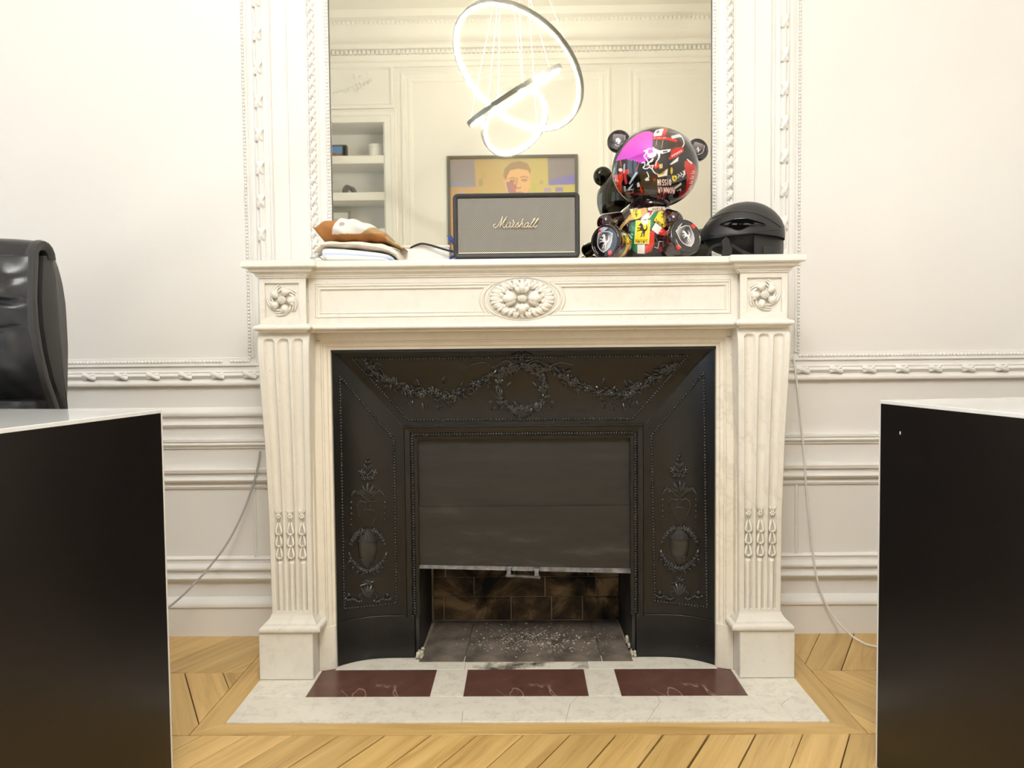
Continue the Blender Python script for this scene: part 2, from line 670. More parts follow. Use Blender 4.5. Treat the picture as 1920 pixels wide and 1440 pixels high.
FX, FY = 0.738, -0.588      # outer edge of the frame boards round the hearth
NODE0, PITCHX, ROWH = -0.608, 0.1005, 0.32
TAN = math.tan(math.radians(30))
for row in range(4):
    yt = -0.268 + 0.32 if row == 0 else -0.268 - (row - 1) * ROWH
    yb = -0.268 - row * ROWH if row else -0.268
    if row == 0:
        yt = 0.052
    s = 1 if row % 2 == 0 else -1                     # lean of the planks in this row
    xb0 = NODE0 - (0.32 * TAN if row in (0,) else 0)  # node phase on the lower seam of the row
    if row == 1:
        xb0 = NODE0
    if row == 2:
        xb0 = NODE0 - ROWH * TAN
    if row == 3:
        xb0 = NODE0
    for k in range(-24, 26):
        x0 = xb0 + k * PITCHX
        sh = s * (yt - yb) * TAN
        poly = [(x0, yb), (x0 + PITCHX, yb), (x0 + PITCHX + sh, yt), (x0 + sh, yt)]
        poly = clip(poly, 0, 1, 0.0)
        if row < 2:
            if sum(p[0] for p in poly) > 0:
                poly = clip(poly, -1, 0, -FX)
            else:
                poly = clip(poly, 1, 0, -FX)
        poly = clip(poly, 1, 0, 1.75)
        poly = clip(poly, -1, 0, 1.75) if poly else poly
        if len(poly) < 3:
            continue
        slab_piece('plank', poly, -0.010, 0.0, M['oak'], fb, PI / 2 - s * math.radians(30), 0.0006 + 0.0022 * rnd.random() ** 2, 0.0009)
HX, HY = 0.677, -0.538
slab_piece('frame_board', [(-HX, HY), (-FX, FY), (FX, FY), (HX, HY)], -0.010, 0.0005, M['oak'], fb, 0.0)
slab_piece('frame_board', [(-HX, HY), (-HX, 0), (-FX, 0), (-FX, FY)], -0.010, 0.0005, M['oak'], fb, PI / 2)
slab_piece('frame_board', [(HX, HY), (FX, FY), (FX, 0), (HX, 0)], -0.010, 0.0005, M['oak'], fb, PI / 2)
# the rest of the boarding behind the photographer
for side, (xa, xb_, ya, yb_) in enumerate(((-RX, RX, YB, -1.23),)):
    slab_piece('floorboards', [(xa, ya), (xb_, ya), (xb_, yb_), (xa, yb_)], -0.010, 0.0, M['oak'], fb, 0.0)

# ---- wall with the chimney breast
wf = part('wall_front', MB().box(-RX, -0.5, 0, 0.2, 0, HC).box(0.5, RX, 0, 0.2, 0, HC).box(-0.5, 0.5, 0, 0.2, 0.86, HC), M['wall'])
tag(wf, 'off-white panelled wall behind the marble fireplace', kind='structure')
part('ceiling', MB().box(-RX, RX, YB, 0, HC, HC + 0.1), M['ceiling'])
tag(bpy.data.objects['ceiling'], 'plain cream ceiling seen in the mirror', kind='structure')
o = part('wall_right', MB().box(RX, RX + 0.1, YB - 0.4, 0.2, 0, HC), M['wall'])
tag(o, 'off-white side wall on the right', kind='structure')
# left wall with two tall window openings
mb = MB()
ys = [0.2]
for (y, h, z0, z1) in WIN:
    mb.box(-RX - 0.2, -RX, y + h, ys[-1], 0, HC)
    mb.box(-RX - 0.2, -RX, y - h, y + h, 0, z0)
    mb.box(-RX - 0.2, -RX, y - h, y + h, z1, HC)
    ys.append(y - h)
mb.box(-RX - 0.2, -RX, YB, ys[-1], 0, HC)
wl = part('wall_left', mb, M['wall'])
tag(wl, 'off-white side wall with the two tall windows', kind='structure')
M['pane'] = plain('window_pane', (0.9, 0.95, 1.0), 0.02, Transmission_Weight=1.0)
for k, (y, h, z0, z1) in enumerate(WIN):
    fr = MB()
    fr.box(-RX - 0.12, -RX - 0.06, y - h, y - h + 0.06, z0, z1).box(-RX - 0.12, -RX - 0.06, y + h - 0.06, y + h, z0, z1)
    fr.box(-RX - 0.12, -RX - 0.06, y - h, y + h, z0, z0 + 0.06).box(-RX - 0.12, -RX - 0.06, y - h, y + h, z1 - 0.06, z1)
    fr.box(-RX - 0.12, -RX - 0.06, y - 0.04, y + 0.04, z0, z1)
    w = part('window_%d' % (k + 1), fr, M['trim'])
    tag(w, 'tall white casement window %s in the left wall' % ('nearer the fireplace' if k == 0 else 'farther from the fireplace'), kind='structure')
    for s in (-1, 1):
        ya, yb_ = sorted((y + s * 0.04, y + s * (h - 0.06)))
        part('pane', MB().box(-RX - 0.095, -RX - 0.09, ya, yb_, z0 + 0.06, z1 - 0.06), M['pane'], w)

# ---- mouldings of the front wall
bead_v = MB().ell((0, 0, 0), 1.0, None, 7, 4)


def beads(mb, pts, r, sq=(1, 1, 1)):
    bv = [tuple(v) for v in bead_v.v]
    for p in pts:
        mb.add([(p[0] + v[0] * r * sq[0], p[1] + v[1] * r * sq[1], p[2] + v[2] * r * sq[2]) for v in bv], bead_v.f)


def rail_profile(z, items):
    """items: (dz, depth) outline from bottom to top"""
    return [(0.02, z + items[0][0])] + [(-d, z + dz) for dz, d in items] + [(0.02, z + items[-1][0])]


def arc(z0, z1, d0, d1, bulge, n=7):
    """bulging (+) or hollow (-) moulding between two (z, depth) points"""
    return [(z0 + (z1 - z0) * i / n, d0 + (d1 - d0) * i / n + bulge * math.sin(PI * i / n)) for i in range(n + 1)]


XI, XO = 0.66, RX
RAILS = {
    'dado_rail': [(0.742, 0.006), (0.742, 0.016)] + arc(0.745, 0.757, 0.018, 0.014, 0.002) + [(0.762, 0.006)] + arc(0.764, 0.779, 0.008, 0.008, 0.010) + arc(0.779, 0.785, 0.008, 0.008, 0.003) +
                 [(0.787, 0.004), (0.799, 0.004), (0.800, 0.012), (0.806, 0.011), (0.806, 0.003), (0.822, 0.003), (0.823, 0.0)],
    'panel_moulding_low': [(0.436, 0.0), (0.438, 0.006)] + arc(0.440, 0.447, 0.006, 0.006, 0.003) + [(0.450, 0.002), (0.455, 0.002)] + arc(0.457, 0.470, 0.012, 0.016, 0.006) + [(0.473, 0.010), (0.484, 0.010), (0.486, 0.019), (0.495, 0.021), (0.497, 0.0)],
    'panel_moulding_mid': [(0.556, 0.0), (0.557, 0.006), (0.562, 0.006)] + arc(0.563, 0.575, 0.009, 0.009, 0.006) + [(0.577, 0.014), (0.584, 0.014), (0.586, 0.0)],
    'lower_rail': [(0.163, 0.0), (0.164, 0.014)] + arc(0.166, 0.180, 0.014, 0.018, 0.006) + [(0.183, 0.010), (0.196, 0.010)] + arc(0.198, 0.212, 0.020, 0.014, 0.004) + [(0.215, 0.006), (0.224, 0.006)] + arc(0.225, 0.234, 0.008, 0.004, 0.004) + [(0.236, 0.0)],
    'baseboard_trim': [(0.0, 0.016), (0.085, 0.016)] + arc(0.088, 0.112, 0.022, 0.006, 0.006) + [(0.114, 0.0)],
}
REED_KNOT = None
for side, nm in ((-1, 'left'), (1, 'right')):
    for name, items in RAILS.items():
        prof = rail_profile(0.0, items)
        xa, xb_ = sorted((side * XI, side * XO))
        mb = MB().prism_x(prof, xa, xb_)
        if name == 'baseboard_trim':
            o = part('baseboard_front_' + nm, mb, M['trim'], None, 30)
            tag(o, 'white painted baseboard %s of the fireplace' % nm, kind='structure')
        else:
            RAILS_O = part(name, mb, M['trim'], wf, 30)
        if name == 'dado_rail':
            dado = RAILS_O
            bs = MB()
            x = 0.802
            while x < 2.2:
                p = (side * x, -0.005, 0.812)
                if not (side < 0 and 0.853 < x < 0.882):
                    beads(bs, [p], 0.0046, (1.15, 1.0, 0.95))
                x += 0.0101
            part('bead_strip', bs, M['trim'], dado, 60, kind='stuff')
            # ribbon crossings on the reeded band
            if REED_KNOT is None:
                kb = MB()
                for (a, l, rr_) in ((-0.62, 0.021, 0.0066), (0.62, 0.019, 0.0046)):
                    pts = [(-l * math.cos(a), 0.0, -l * math.sin(a) * 0.55), (-l * 0.4 * math.cos(a), -0.0045, -l * 0.4 * math.sin(a) * 0.7), (l * 0.4 * math.cos(a), -0.0045, l * 0.4 * math.sin(a) * 0.7), (l * math.cos(a), 0.0, l * math.sin(a) * 0.55)]
                    kb.tube(spline(pts, 3), rr_, 6, flat=1.0)
                kb.ell((0, -0.003, 0), (0.008, 0.0048, 0.008), None, 8, 5)
                REED_KNOT = mesh_of(kb, M['trim'], 60)
            for k in range(16):
                x = 0.70 + k * 0.0945 + (0.012 if side > 0 else 0.0)
                link('ribbon_tie', REED_KNOT, dado, (side * x, -0.014, 0.7715))
    if side < 0:
        items = [(0.618, 0.0), (0.619, 0.006)] + arc(0.621, 0.634, 0.008, 0.008, 0.007) + [(0.637, 0.003), (0.650, 0.003), (0.652, 0.012)] + arc(0.654, 0.672, 0.016, 0.010, 0.004) + [(0.678, 0.0)]
        part('panel_moulding_upper', MB().prism_x(rail_profile(0, items), -RX, -XI), M['trim'], wf, 30)
    # framed dado panel beside the chimney piece: upright bead at its inner edge
    items = [(0.0, 0.0), (0.002, 0.006)] + arc(0.004, 0.010, 0.006, 0.006, 0.003) + [(0.012, 0.0)]
    prof = [(side * (0.790 + dz), -d) for dz, d in items] + [(side * 0.802, 0.01), (side * 0.790, 0.01)]
    part('panel_upright', MB().prism_z(prof, 0.236, 0.437), M['trim'], wf, 30)

# ---- upright mouldings either side of the mirror
ZT = 2.92
LEAF = None
for side in (-1, 1):
    def up(items, z0, z1, name):
        prof = [(side * x, -d) for x, d in items] + [(side * items[-1][0], 0.015), (side * items[0][0], 0.015)]
        return part(name, MB().prism_z(prof, z0, z1), M['trim'], wf, 30)
    # outer fillet carrying the beads
    fil = up([(0.786, 0.004), (0.788, 0.007), (0.791, 0.007), (0.792, 0.003), (0.803, 0.003), (0.804, 0.0)], 0.823, ZT, 'bead_fillet')
    bs = MB()
    z = 0.822
    while z < ZT - 0.02:
        beads(bs, [(side * 0.7975, -0.005, z)], 0.0046, (0.95, 1.0, 1.15))
        z += 0.0101
    part('bead_strip', bs, M['trim'], fil, 60, kind='stuff')
    # reeded band with ribbon ties
    items = [(0.714, 0.012), (0.716, 0.017)] + [(a, b) for a, b in arc(0.718, 0.726, 0.016, 0.010, 0.003)] + [(0.730, 0.009)] + arc(0.732, 0.742, 0.010, 0.010, 0.004) + arc(0.742, 0.759, 0.010, 0.010, 0.009) + arc(0.759, 0.766, 0.010, 0.010, 0.004) + [(0.768, 0.008), (0.778, 0.008), (0.780, 0.004)]
    reed = up(items, 0.75, ZT, 'reed_moulding')
    kv = bpy.data.meshes.get('ribbon_up')
    for k in range(21):
        z = 1.085 + k * 0.0945 + (0.012 if side > 0 else 0.0)
        link('ribbon_tie', REED_KNOT, reed, (side * 0.7505, -0.0165, z), (0, PI / 2, 0))
    up([(0.6675, 0.010), (0.669, 0.0125), (0.712, 0.0125), (0.714, 0.010)], 0.75, ZT, 'pilaster_strip')
    up([(0.612, 0.010), (0.614, 0.0115), (0.6665, 0.0115), (0.668, 0.008)], 0.75, ZT, 'pilaster_strip')

# ---- the mirror over the mantel
MZ0 = 1.03
mir = thing('overmantel_mirror', 'tall wall mirror above the mantel in a carved white frame', 'mirror', (0, 0, MZ0))
part('mirror_pane', MB().box(-0.545, 0.545, -0.010, -0.004, MZ0, ZT - 0.05), M['mirror'], mir)
LW = 0.034
for side in (-1, 1):
    def upm(items, name, mat=M['trim']):
        prof = [(side * x, -d) for x, d in items] + [(side * items[-1][0], 0.0), (side * items[0][0], 0.0)]
        return part(name, MB().prism_z(prof, MZ0, ZT), mat, mir, 30)
    upm([(0.5435, 0.010), (0.5435, 0.0125), (0.546, 0.0125), (0.546, 0.010)], 'pane_edge', M['frame_grey'])
    ib = upm([(0.546, 0.010), (0.547, 0.014), (0.558, 0.014), (0.559, 0.018), (0.562, 0.018)] + arc(0.562, 0.578, 0.018, 0.022, -0.006) + [(0.580, 0.024), (0.583, 0.024)] + arc(0.584, 0.604, 0.020, 0.014, 0.005) + [(0.606, 0.017), (0.611, 0.017), (0.612, 0.010)], 'frame_moulding')
    bs = MB()
    z = MZ0
    while z < ZT - 0.06:
        beads(bs, [(side * 0.5525, -0.0145, z)], 0.0048, (1.0, 0.9, 0.9))
        z += 0.0098
    part('bead_strip', bs, M['trim'], ib, 60, kind='stuff')
    # carved leaves wound along the frame
    if LEAF is None:
        lm = MB()
        for (dz, s) in ((0.0, 1), (0.030, -1)):
            pts = spline([(-0.010, 0.001, dz - 0.020), (-0.005, -0.005, dz - 0.008), (0.002, -0.006, dz + 0.004), (0.009, -0.001, dz + 0.013)], 4)
            rs = [0.0022 + 0.0050 * math.sin(PI * i / (len(pts) - 1)) for i in range(len(pts))]
            lm.tube([(p[0], p[1], p[2]) for p in pts], rs, 6)
            pts = spline([(0.009, 0.001, dz - 0.014), (0.004, -0.005, dz - 0.004), (-0.003, -0.005, dz + 0.006), (-0.010, 0.0, dz + 0.012)], 4)
            rs = [0.0018 + 0.0034 * math.sin(PI * i / (len(pts) - 1)) for i in range(len(pts))]
            lm.tube(pts, rs, 6)
        lm.ell((0.003, -0.006, 0.012), (0.005, 0.004, 0.007), None, 7, 5)
        LEAF = mesh_of(lm, M['trim'], 60)
    for k in range(30):
        link('carved_leaf', LEAF, ib, (side * 0.5945, -0.0185, MZ0 + 0.03 + k * 0.0605), (0, 0, 0))
part('frame_moulding', MB().prism_x([(-0.0, ZT - 0.06), (-0.014, ZT - 0.06), (-0.022, ZT - 0.03), (-0.017, ZT), (0, ZT)], -0.61, 0.61), M['trim'], mir, 30)

# ---- rear wall (seen in the mirror): niche, panelling, cornice
NX0, NX1, NZ0, NZ1, ND = -2.05, -1.062, 0.0, 2.64, 0.32
mb = MB()
mb.box(-RX, NX0, YB - 0.4, YB, 0, HC).box(NX1, RX, YB - 0.4, YB, 0, HC).box(NX0, NX1, YB - 0.4, YB, NZ1, HC).box(NX0, NX1, YB - 0.4, YB - ND - 0.02, 0, NZ1)
wr = part('wall_rear', mb, M['wall'])
tag(wr, 'cream panelled rear wall reflected in the mirror', kind='structure')


def frame_loop(x0, x1, z0, z1, items, name, parent=wr, y=YB):
    """rectangular moulding on the rear wall; items (inset, depth)"""
    rings = []
    for (cx, cz) in ((x0, z0), (x1, z0), (x1, z1), (x0, z1)):
        sx_ = 1 if cx == x0 else -1
        sz_ = 1 if cz == z0 else -1
        rings.append([(cx + sx_ * i, y + d, cz + sz_ * i) for i, d in items])
    rings.append(rings[0])
    return part(name, MB().loft(rings, closed=True, cap=False), M['trim'], parent, 30)


PM = [(0, 0.0), (0.0, 0.012), (0.018, 0.014), (0.03, 0.006), (0.05, 0.006), (0.056, 0.011), (0.070, 0.011), (0.085, 0.003), (0.09, 0.0)]
frame_loop(-0.93, 0.70, 0.95, 3.03, PM, 'panel_frame')
frame_loop(0.845, 2.55, 0.95, 3.03, PM, 'panel_frame')
frame_loop(-2.25, -0.985, 2.745, 3.085, [(0, 0), (0, 0.016), (0.02, 0.02), (0.035, 0.008), (0.04, 0)], 'overdoor_panel')
# architrave round the niche
arch = [(-0.095, 0.0), (-0.095, 0.02), (-0.085, 0.024), (-0.08, 0.020), (-0.05, 0.020), (-0.045, 0.012), (-0.012, 0.012), (0.0, 0.016), (0.004, 0.0)]
frame_loop(NX0, NX1, -0.3, NZ1, arch, 'niche_architrave')
# overdoor festoon in low relief
fm = MB()
for k in range(60):
    u = k / 59
    x = -1.62 + 0.46 * (u * 2 - 1)
    z = 2.86 + 0.10 * (u * 2 - 1) ** 2
    fm.ell((x, YB + 0.004, z + rnd.uniform(-0.012, 0.012)), (rnd.uniform(0.006, 0.014), 0.008, rnd.uniform(0.005, 0.012)), None, 6, 4)
for k in range(26):
    fm.ell((-1.24 + rnd.uniform(-0.06, 0.08), YB + 0.004, 2.95 + rnd.uniform(-0.07, 0.07)), (rnd.uniform(0.005, 0.013), 0.007, rnd.uniform(0.005, 0.011)), None, 6, 4)
part('overdoor_relief', fm, M['trim'], wr, 60, kind='stuff')
# cornice
cp = [(0, 3.14), (0.02, 3.14), (0.025, 3.17), (0.04, 3.18), (0.045, 3.22), (0.03, 3.225), (0.03, 3.26), (0.06, 3.265), (0.065, 3.29), (0.075, 3.30)]
cp += [(0.075 + 0.07 * math.sin(PI / 2 * i / 6), 3.38 - 0.08 * math.cos(PI / 2 * i / 6)) for i in range(7)]
cp += [(0.15, 3.40), (0.15, 3.44), (0.19, 3.45), (0.20, 3.50), (0, 3.50)]
co = part('trim_1', MB().prism_x([(YB + d, z - 0.08) for d, z in cp], -RX, RX), M['trim'], None, 30)
tag(co, 'deep plaster cornice along the rear wall under the ceiling', kind='structure')
dm = MB()
x = -RX + 0.02
while x < RX - 0.02:
    dm.box(x, x + 0.022, YB + 0.028, YB + 0.047, 3.148, 3.178)
    dm.ell((x + 0.016, YB + 0.155, 3.34), (0.013, 0.008, 0.016), None, 6, 4)
    x += 0.034
part('cornice_ornament', dm, M['trim'], co, None, kind='stuff')
fp = [(0, 3.14), (-0.02, 3.14), (-0.045, 3.22), (-0.03, 3.26), (-0.065, 3.29), (-0.145, 3.38), (-0.15, 3.44), (-0.20, 3.5), (0, 3.5)]
co = part('trim_2', MB().prism_x([(a_, b_ - 0.08) for a_, b_ in fp], -RX, RX), M['trim'], None, 30)
tag(co, 'plaster cornice above the mirror wall', kind='structure')

# ================================================================== THE CHIMNEY PIECE
mp_ = thing('fireplace_surround', 'carved white marble fireplace surround with fluted console legs', 'fireplace', (0, -0.16, 0))
BX, SXI, BYF, MYF = 0.649, 0.534, 0.335, 0.312     # block outer x, inner x, block front, frieze front


def plan(o, ob=None, back=0.0):
    x, s, b, m = BX + o, SXI - o, BYF + o, MYF + o
    return [(-x, back), (-x, -b), (-s, -b), (-s, -m), (s, -m), (s, -b), (x, -b), (x, back)]


def loft_plan(levels):
    return MB().loft([[(x, y, z) for x, y in plan(o)] for z, o in levels])


ZS0, ZS1 = 1.0415, 1.0595
part('mantel_shelf', loft_plan([(ZS0, 0.030), (ZS0 + 0.003, 0.033), (ZS1 - 0.004, 0.033), (ZS1 - 0.0015, 0.0318), (ZS1, 0.029)]), M['marble'], mp_, 40)
lv = [(1.0185, 0.001), (1.0195, 0.004), (1.0225, 0.004), (1.023, 0.006)]
for i in range(7):
    a = PI / 2 * i / 6
    lv.append((1.024 + 0.008 * math.sin(a), 0.007 + 0.009 * (1 - math.cos(a))))
lv += [(1.0335, 0.019), (1.0385, 0.0205), (1.0416, 0.0205)]
part('bed_moulding', loft_plan(lv), M['marble'], mp_, 30)
# frieze core a little behind the panelled faces
RC = 0.007
x, s, b, m = BX - 0.0005, SXI - 0.0, BYF - RC, MYF - RC
part('frieze_core', MB().prism_z([(-x, 0), (-x, -b), (-s - 0.006, -b), (-s - 0.006, -m), (s + 0.006, -m), (s + 0.006, -b), (x, -b), (x, 0)], 0.9055, 1.019), M['marble'], mp_)


def rect(x0, z0, x1, z1):
    return [(x0, z0), (x1, z0), (x1, z1), (x0, z1)]


# corner blocks with a sunk square
for sd in (-1, 1):
    x0, x1 = sorted((sd * SXI, sd * BX))
    c = sd * 0.5935
    blk = part('corner_block', MB().plate(rect(x0, 0.906, x1, 1.019), [rect(c - 0.042, 0.922, c + 0.042, 1.0065)], -BYF, -BYF + RC), M['marble'], mp_, None, 0.0012)
# centre panel: two sunk panels with a curved inner end towards the oval medallion
OVX, OVZ = 0.084, 0.050


def oval(rx, rz, cz, n=48):
    return [(rx * math.cos(2 * PI * k / n), cz + rz * math.sin(2 * PI * k / n)) for k in range(n)]


def sunk(sd, ins):
    """outline of a sunk panel inset by ins"""
    xo, zt, zb, cz = 0.5175 - ins, 1.0050 - ins, 0.9205 + ins, 0.9628
    R_ = 0.094 + ins
    pts = [(xo, zb), (xo, zt)]
    a0 = math.asin(min((zt - cz) / (R_ * 0.62), 1)) if (zt - cz) < R_ * 0.62 else PI / 2
    a1 = math.asin(max((zb - cz) / (R_ * 0.62), -1)) if (cz - zb) < R_ * 0.62 else -PI / 2
    for i in range(13):
        a = a0 + (a1 - a0) * i / 12
        pts.append((R_ * math.cos(a), cz + R_ * 0.62 * math.sin(a)))
    if sd < 0:
        pts = [(-x_, z_) for x_, z_ in pts][::-1]
    return pts


part('frieze_panel', MB().plate(rect(-SXI, 0.906, SXI, 1.019), [sunk(-1, 0), sunk(1, 0)], -MYF, -MYF + RC), M['marble'], mp_, None, 0.0008)
for sd in (-1, 1):
    rings = []
    for ins, y in ((0.0, -MYF + 0.002), (0.002, -MYF - 0.001), (0.005, -MYF - 0.0005), (0.007, -MYF + 0.003), (0.010, -MYF + 0.0035), (0.012, -MYF + 0.0015), (0.014, -MYF + 0.004), (0.0142, -MYF + RC + 0.001)):
        rings.append([(x_, y, z_) for x_, z_ in sunk(sd, ins)])
    part('panel_moulding', MB().loft(rings, cap=False), M['marble'], mp_, 25)

# moulded band under the frieze
lv = [(0.884, -0.012), (0.8845, 0.000), (0.8868, 0.001), (0.8885, 0.005)]
for i in range(9):
    a = -PI / 2 + PI * i / 8
    lv.append((0.8965 + 0.0065 * math.sin(a), 0.0065 + 0.0068 * math.cos(a)))
lv += [(0.9035, 0.004), (0.906, 0.002), (0.9065, 0.0)]
part('moulded_band', loft_plan(lv), M['marble'], mp_, 30)


# rosettes -----------------------------------------------------------
def petal(mb, c, a, r0, r1, w, h, swirl, M0=None):
    """a fleshy curled petal radiating at angle a in the xz plane, rising towards -y"""
    pts, rs = [], []
    n = 9
    for i in range(n):
        u = i / (n - 1)
        r = r0 + (r1 - r0) * u
        aa = a + swirl * u
        y = -h * math.sin(PI * min(u * 1.15, 1.0)) * (0.55 + 0.6 * u)
        pts.append((c[0] + r * math.cos(aa), c[1] + y, c[2] + r * math.sin(aa)))
        rs.append(max(w * math.sin(PI * (0.10 + 0.86 * u)) ** 0.8, 0.0012))
    mb.tube(pts, rs, 8)


def scroll(mb, c, a, r, w, turn, y):
    pts, rs = [], []
    for i in range(12):
        u = i / 11
        aa = a + turn * u
        rr = r * (0.55 + 0.45 * u)
        pts.append((c[0] + rr * math.cos(aa), y - 0.001, c[2] + rr * math.sin(aa)))
        rs.append(w * (0.5 + math.sin(PI * u) * 0.7))
    mb.tube(pts, rs, 6)


for sd in (-1, 1):
    c = (sd * 0.593, -BYF + RC, 0.9645)
    core = MB().ell((c[0], c[1] - 0.008, c[2]), (0.0105, 0.009, 0.0105), None, 14, 8)
    for k in range(26):
        a, rr = k * 2.4, 0.0098 * math.sqrt(k / 26)
        yy = 0.009 * math.sqrt(max(1 - (rr / 0.0105) ** 2, 0))
        core.ell((c[0] + rr * math.cos(a), c[1] - 0.008 - yy, c[2] + rr * math.sin(a)), 0.0019, None, 5, 4)
    ro = part('rosette', core, M['marble'], mp_, 60)
    base = MB()
    for k in range(5):
        a = PI / 2 + k * 2 * PI / 5 + 0.25 * sd
        scroll(base, c, a - 0.9 * sd, 0.039, 0.0035, 1.7 * sd, c[1] - 0.002)
        scroll(base, c, a - 0.3 * sd, 0.035, 0.0028, 1.2 * sd, c[1] - 0.003)
    part('scroll_leaves', base, M['marble'], ro, 60)
    for k in range(5):
        a = PI / 2 + k * 2 * PI / 5 + 0.25 * sd
        pm = MB()
        petal(pm, c, a, 0.012, 0.033, 0.0088, 0.009, 0.25 * sd)
        for e in (-1, 1):
            petal(pm, c, a + e * 0.22, 0.016, 0.034, 0.005, 0.010, 0.3 * sd)
        part('petal', pm, M['marble'], ro, 60)
c = (0.0, -MYF, 0.9635)
core = MB().ell((0, c[1] - 0.009, c[2]), (0.0125, 0.010, 0.009), None, 16, 8)
for i in range(7):
    for j in range(5):
        x_, z_ = (i - 3) * 0.0031, (j - 2) * 0.0030
        if (x_ / 0.0125) ** 2 + (z_ / 0.009) ** 2 < 0.95:
            core.ell((x_, c[1] - 0.009 - 0.010 * math.sqrt(1 - (x_ / 0.0125) ** 2 - (z_ / 0.009) ** 2), c[2] + z_), 0.0014, None, 5, 4)
med = part('oval_medallion', core, M['marble'], mp_, 60)
ringm = MB()
n = 64
for rr, w, dy in ((1.0, 0.0016, 0.0), (1.13, 0.0022, 0.0)):
    ringm.tube([(0.086 * rr * math.cos(2 * PI * k / n), c[1] - dy, c[2] + 0.0525 * math.sin(2 * PI * k / n)) for k in range(n)], w, 6, True)
part('oval_border', ringm, M['marble'], med, 60)
for k in range(4):
    pm = MB()
    a = PI / 2 * k
    L, w = ((0.052, 0.013) if k % 2 == 0 else (0.038, 0.011))
    for e, sh in ((-0.35, -0.2), (0.0, 0.0), (0.35, 0.2)):
        petal(pm, c, a + e * (0.6 if k % 2 == 0 else 1.0), 0.015, L - abs(e) * 0.012, w * (1.0 - 0.35 * abs(e) / 0.35), 0.014, sh)
    for e in (-0.5, -0.2, 0.15, 0.5):
        pm.ell((c[0] + L * 1.0 * math.cos(a + e), c[1] - 0.009, c[2] + L * math.sin(a + e) * (0.9 if k % 2 else 0.75)), (0.006, 0.004, 0.005), None, 7, 5)
    part('petal', pm, M['marble'], med, 60)
for k in range(14):
    a = 2 * PI * (k + 0.5) / 14
    pm = MB()
    ca, sa = math.cos(a), math.sin(a)
    for e in (-0.16, 0.0, 0.16):
        pts = [(0.045 * math.cos(a + e * 0.5), c[1] - 0.003, c[2] + 0.027 * math.sin(a + e * 0.5)),
               (0.064 * math.cos(a + e), c[1] - 0.0065, c[2] + 0.037 * math.sin(a + e)),
               (0.076 * math.cos(a + e * 1.3), c[1] - 0.0045, c[2] + 0.0445 * math.sin(a + e * 1.3)), (0.080 * math.cos(a + e * 1.5 + 0.1), c[1] - 0.001, c[2] + 0.0475 * math.sin(a + e * 1.5 + 0.1))]
        pm.tube(spline(pts, 3), [0.0025, 0.004, 0.0052, 0.006, 0.006, 0.0055, 0.005, 0.0042, 0.003, 0.0015], 6)
    part('acanthus_leaf', pm, M['marble'], med, 60)

# console legs ---------------------------------------------------------
WID = [(0.165, 0.0525), (0.40, 0.0535), (0.62, 0.0575), (0.78, 0.0625), (0.886, 0.0655)]
FRO = [(0.165, 0.306), (0.30, 0.3065), (0.45, 0.309), (0.60, 0.3145), (0.72, 0.322), (0.80, 0.3275), (0.85, 0.3295), (0.868, 0.3275), (0.878, 0.323), (0.886, 0.317)]
CXL = [(0.165, 0.5945), (0.5, 0.5945), (0.886, 0.5955)]
FLU = (-0.56, 0.0, 0.56)


def tab_smooth(tab, z):
    return (lerp_table(tab, z - 0.012) + lerp_table(tab, z) + lerp_table(tab, z + 0.012)) / 3


def fr_off(u, z, hw):
    """flute depth at u (-1..1)"""
    for fc in FLU:
        tq = (u - fc) * hw / (0.205 * hw)
        # arched head and square stopped foot
        zh = 0.866 + 0.010 * math.sqrt(max(1 - tq * tq, 0)) - 0.006
        if abs(tq) < 1 and 0.1755 < z < zh:
            e = min(1, (zh - z) / 0.006)
            d = 0.0115 * math.sqrt(1 - tq * tq) * e ** 0.5
            if z < 0.305:
                cb = 0.0115 * math.sqrt(max(1 - (tq / 0.62) ** 2, 0))
                d = 0.0105 * min(1.0, (1 - abs(tq)) * 4) - (cb if abs(tq) < 0.62 else 0)
            return d
    return 0.0


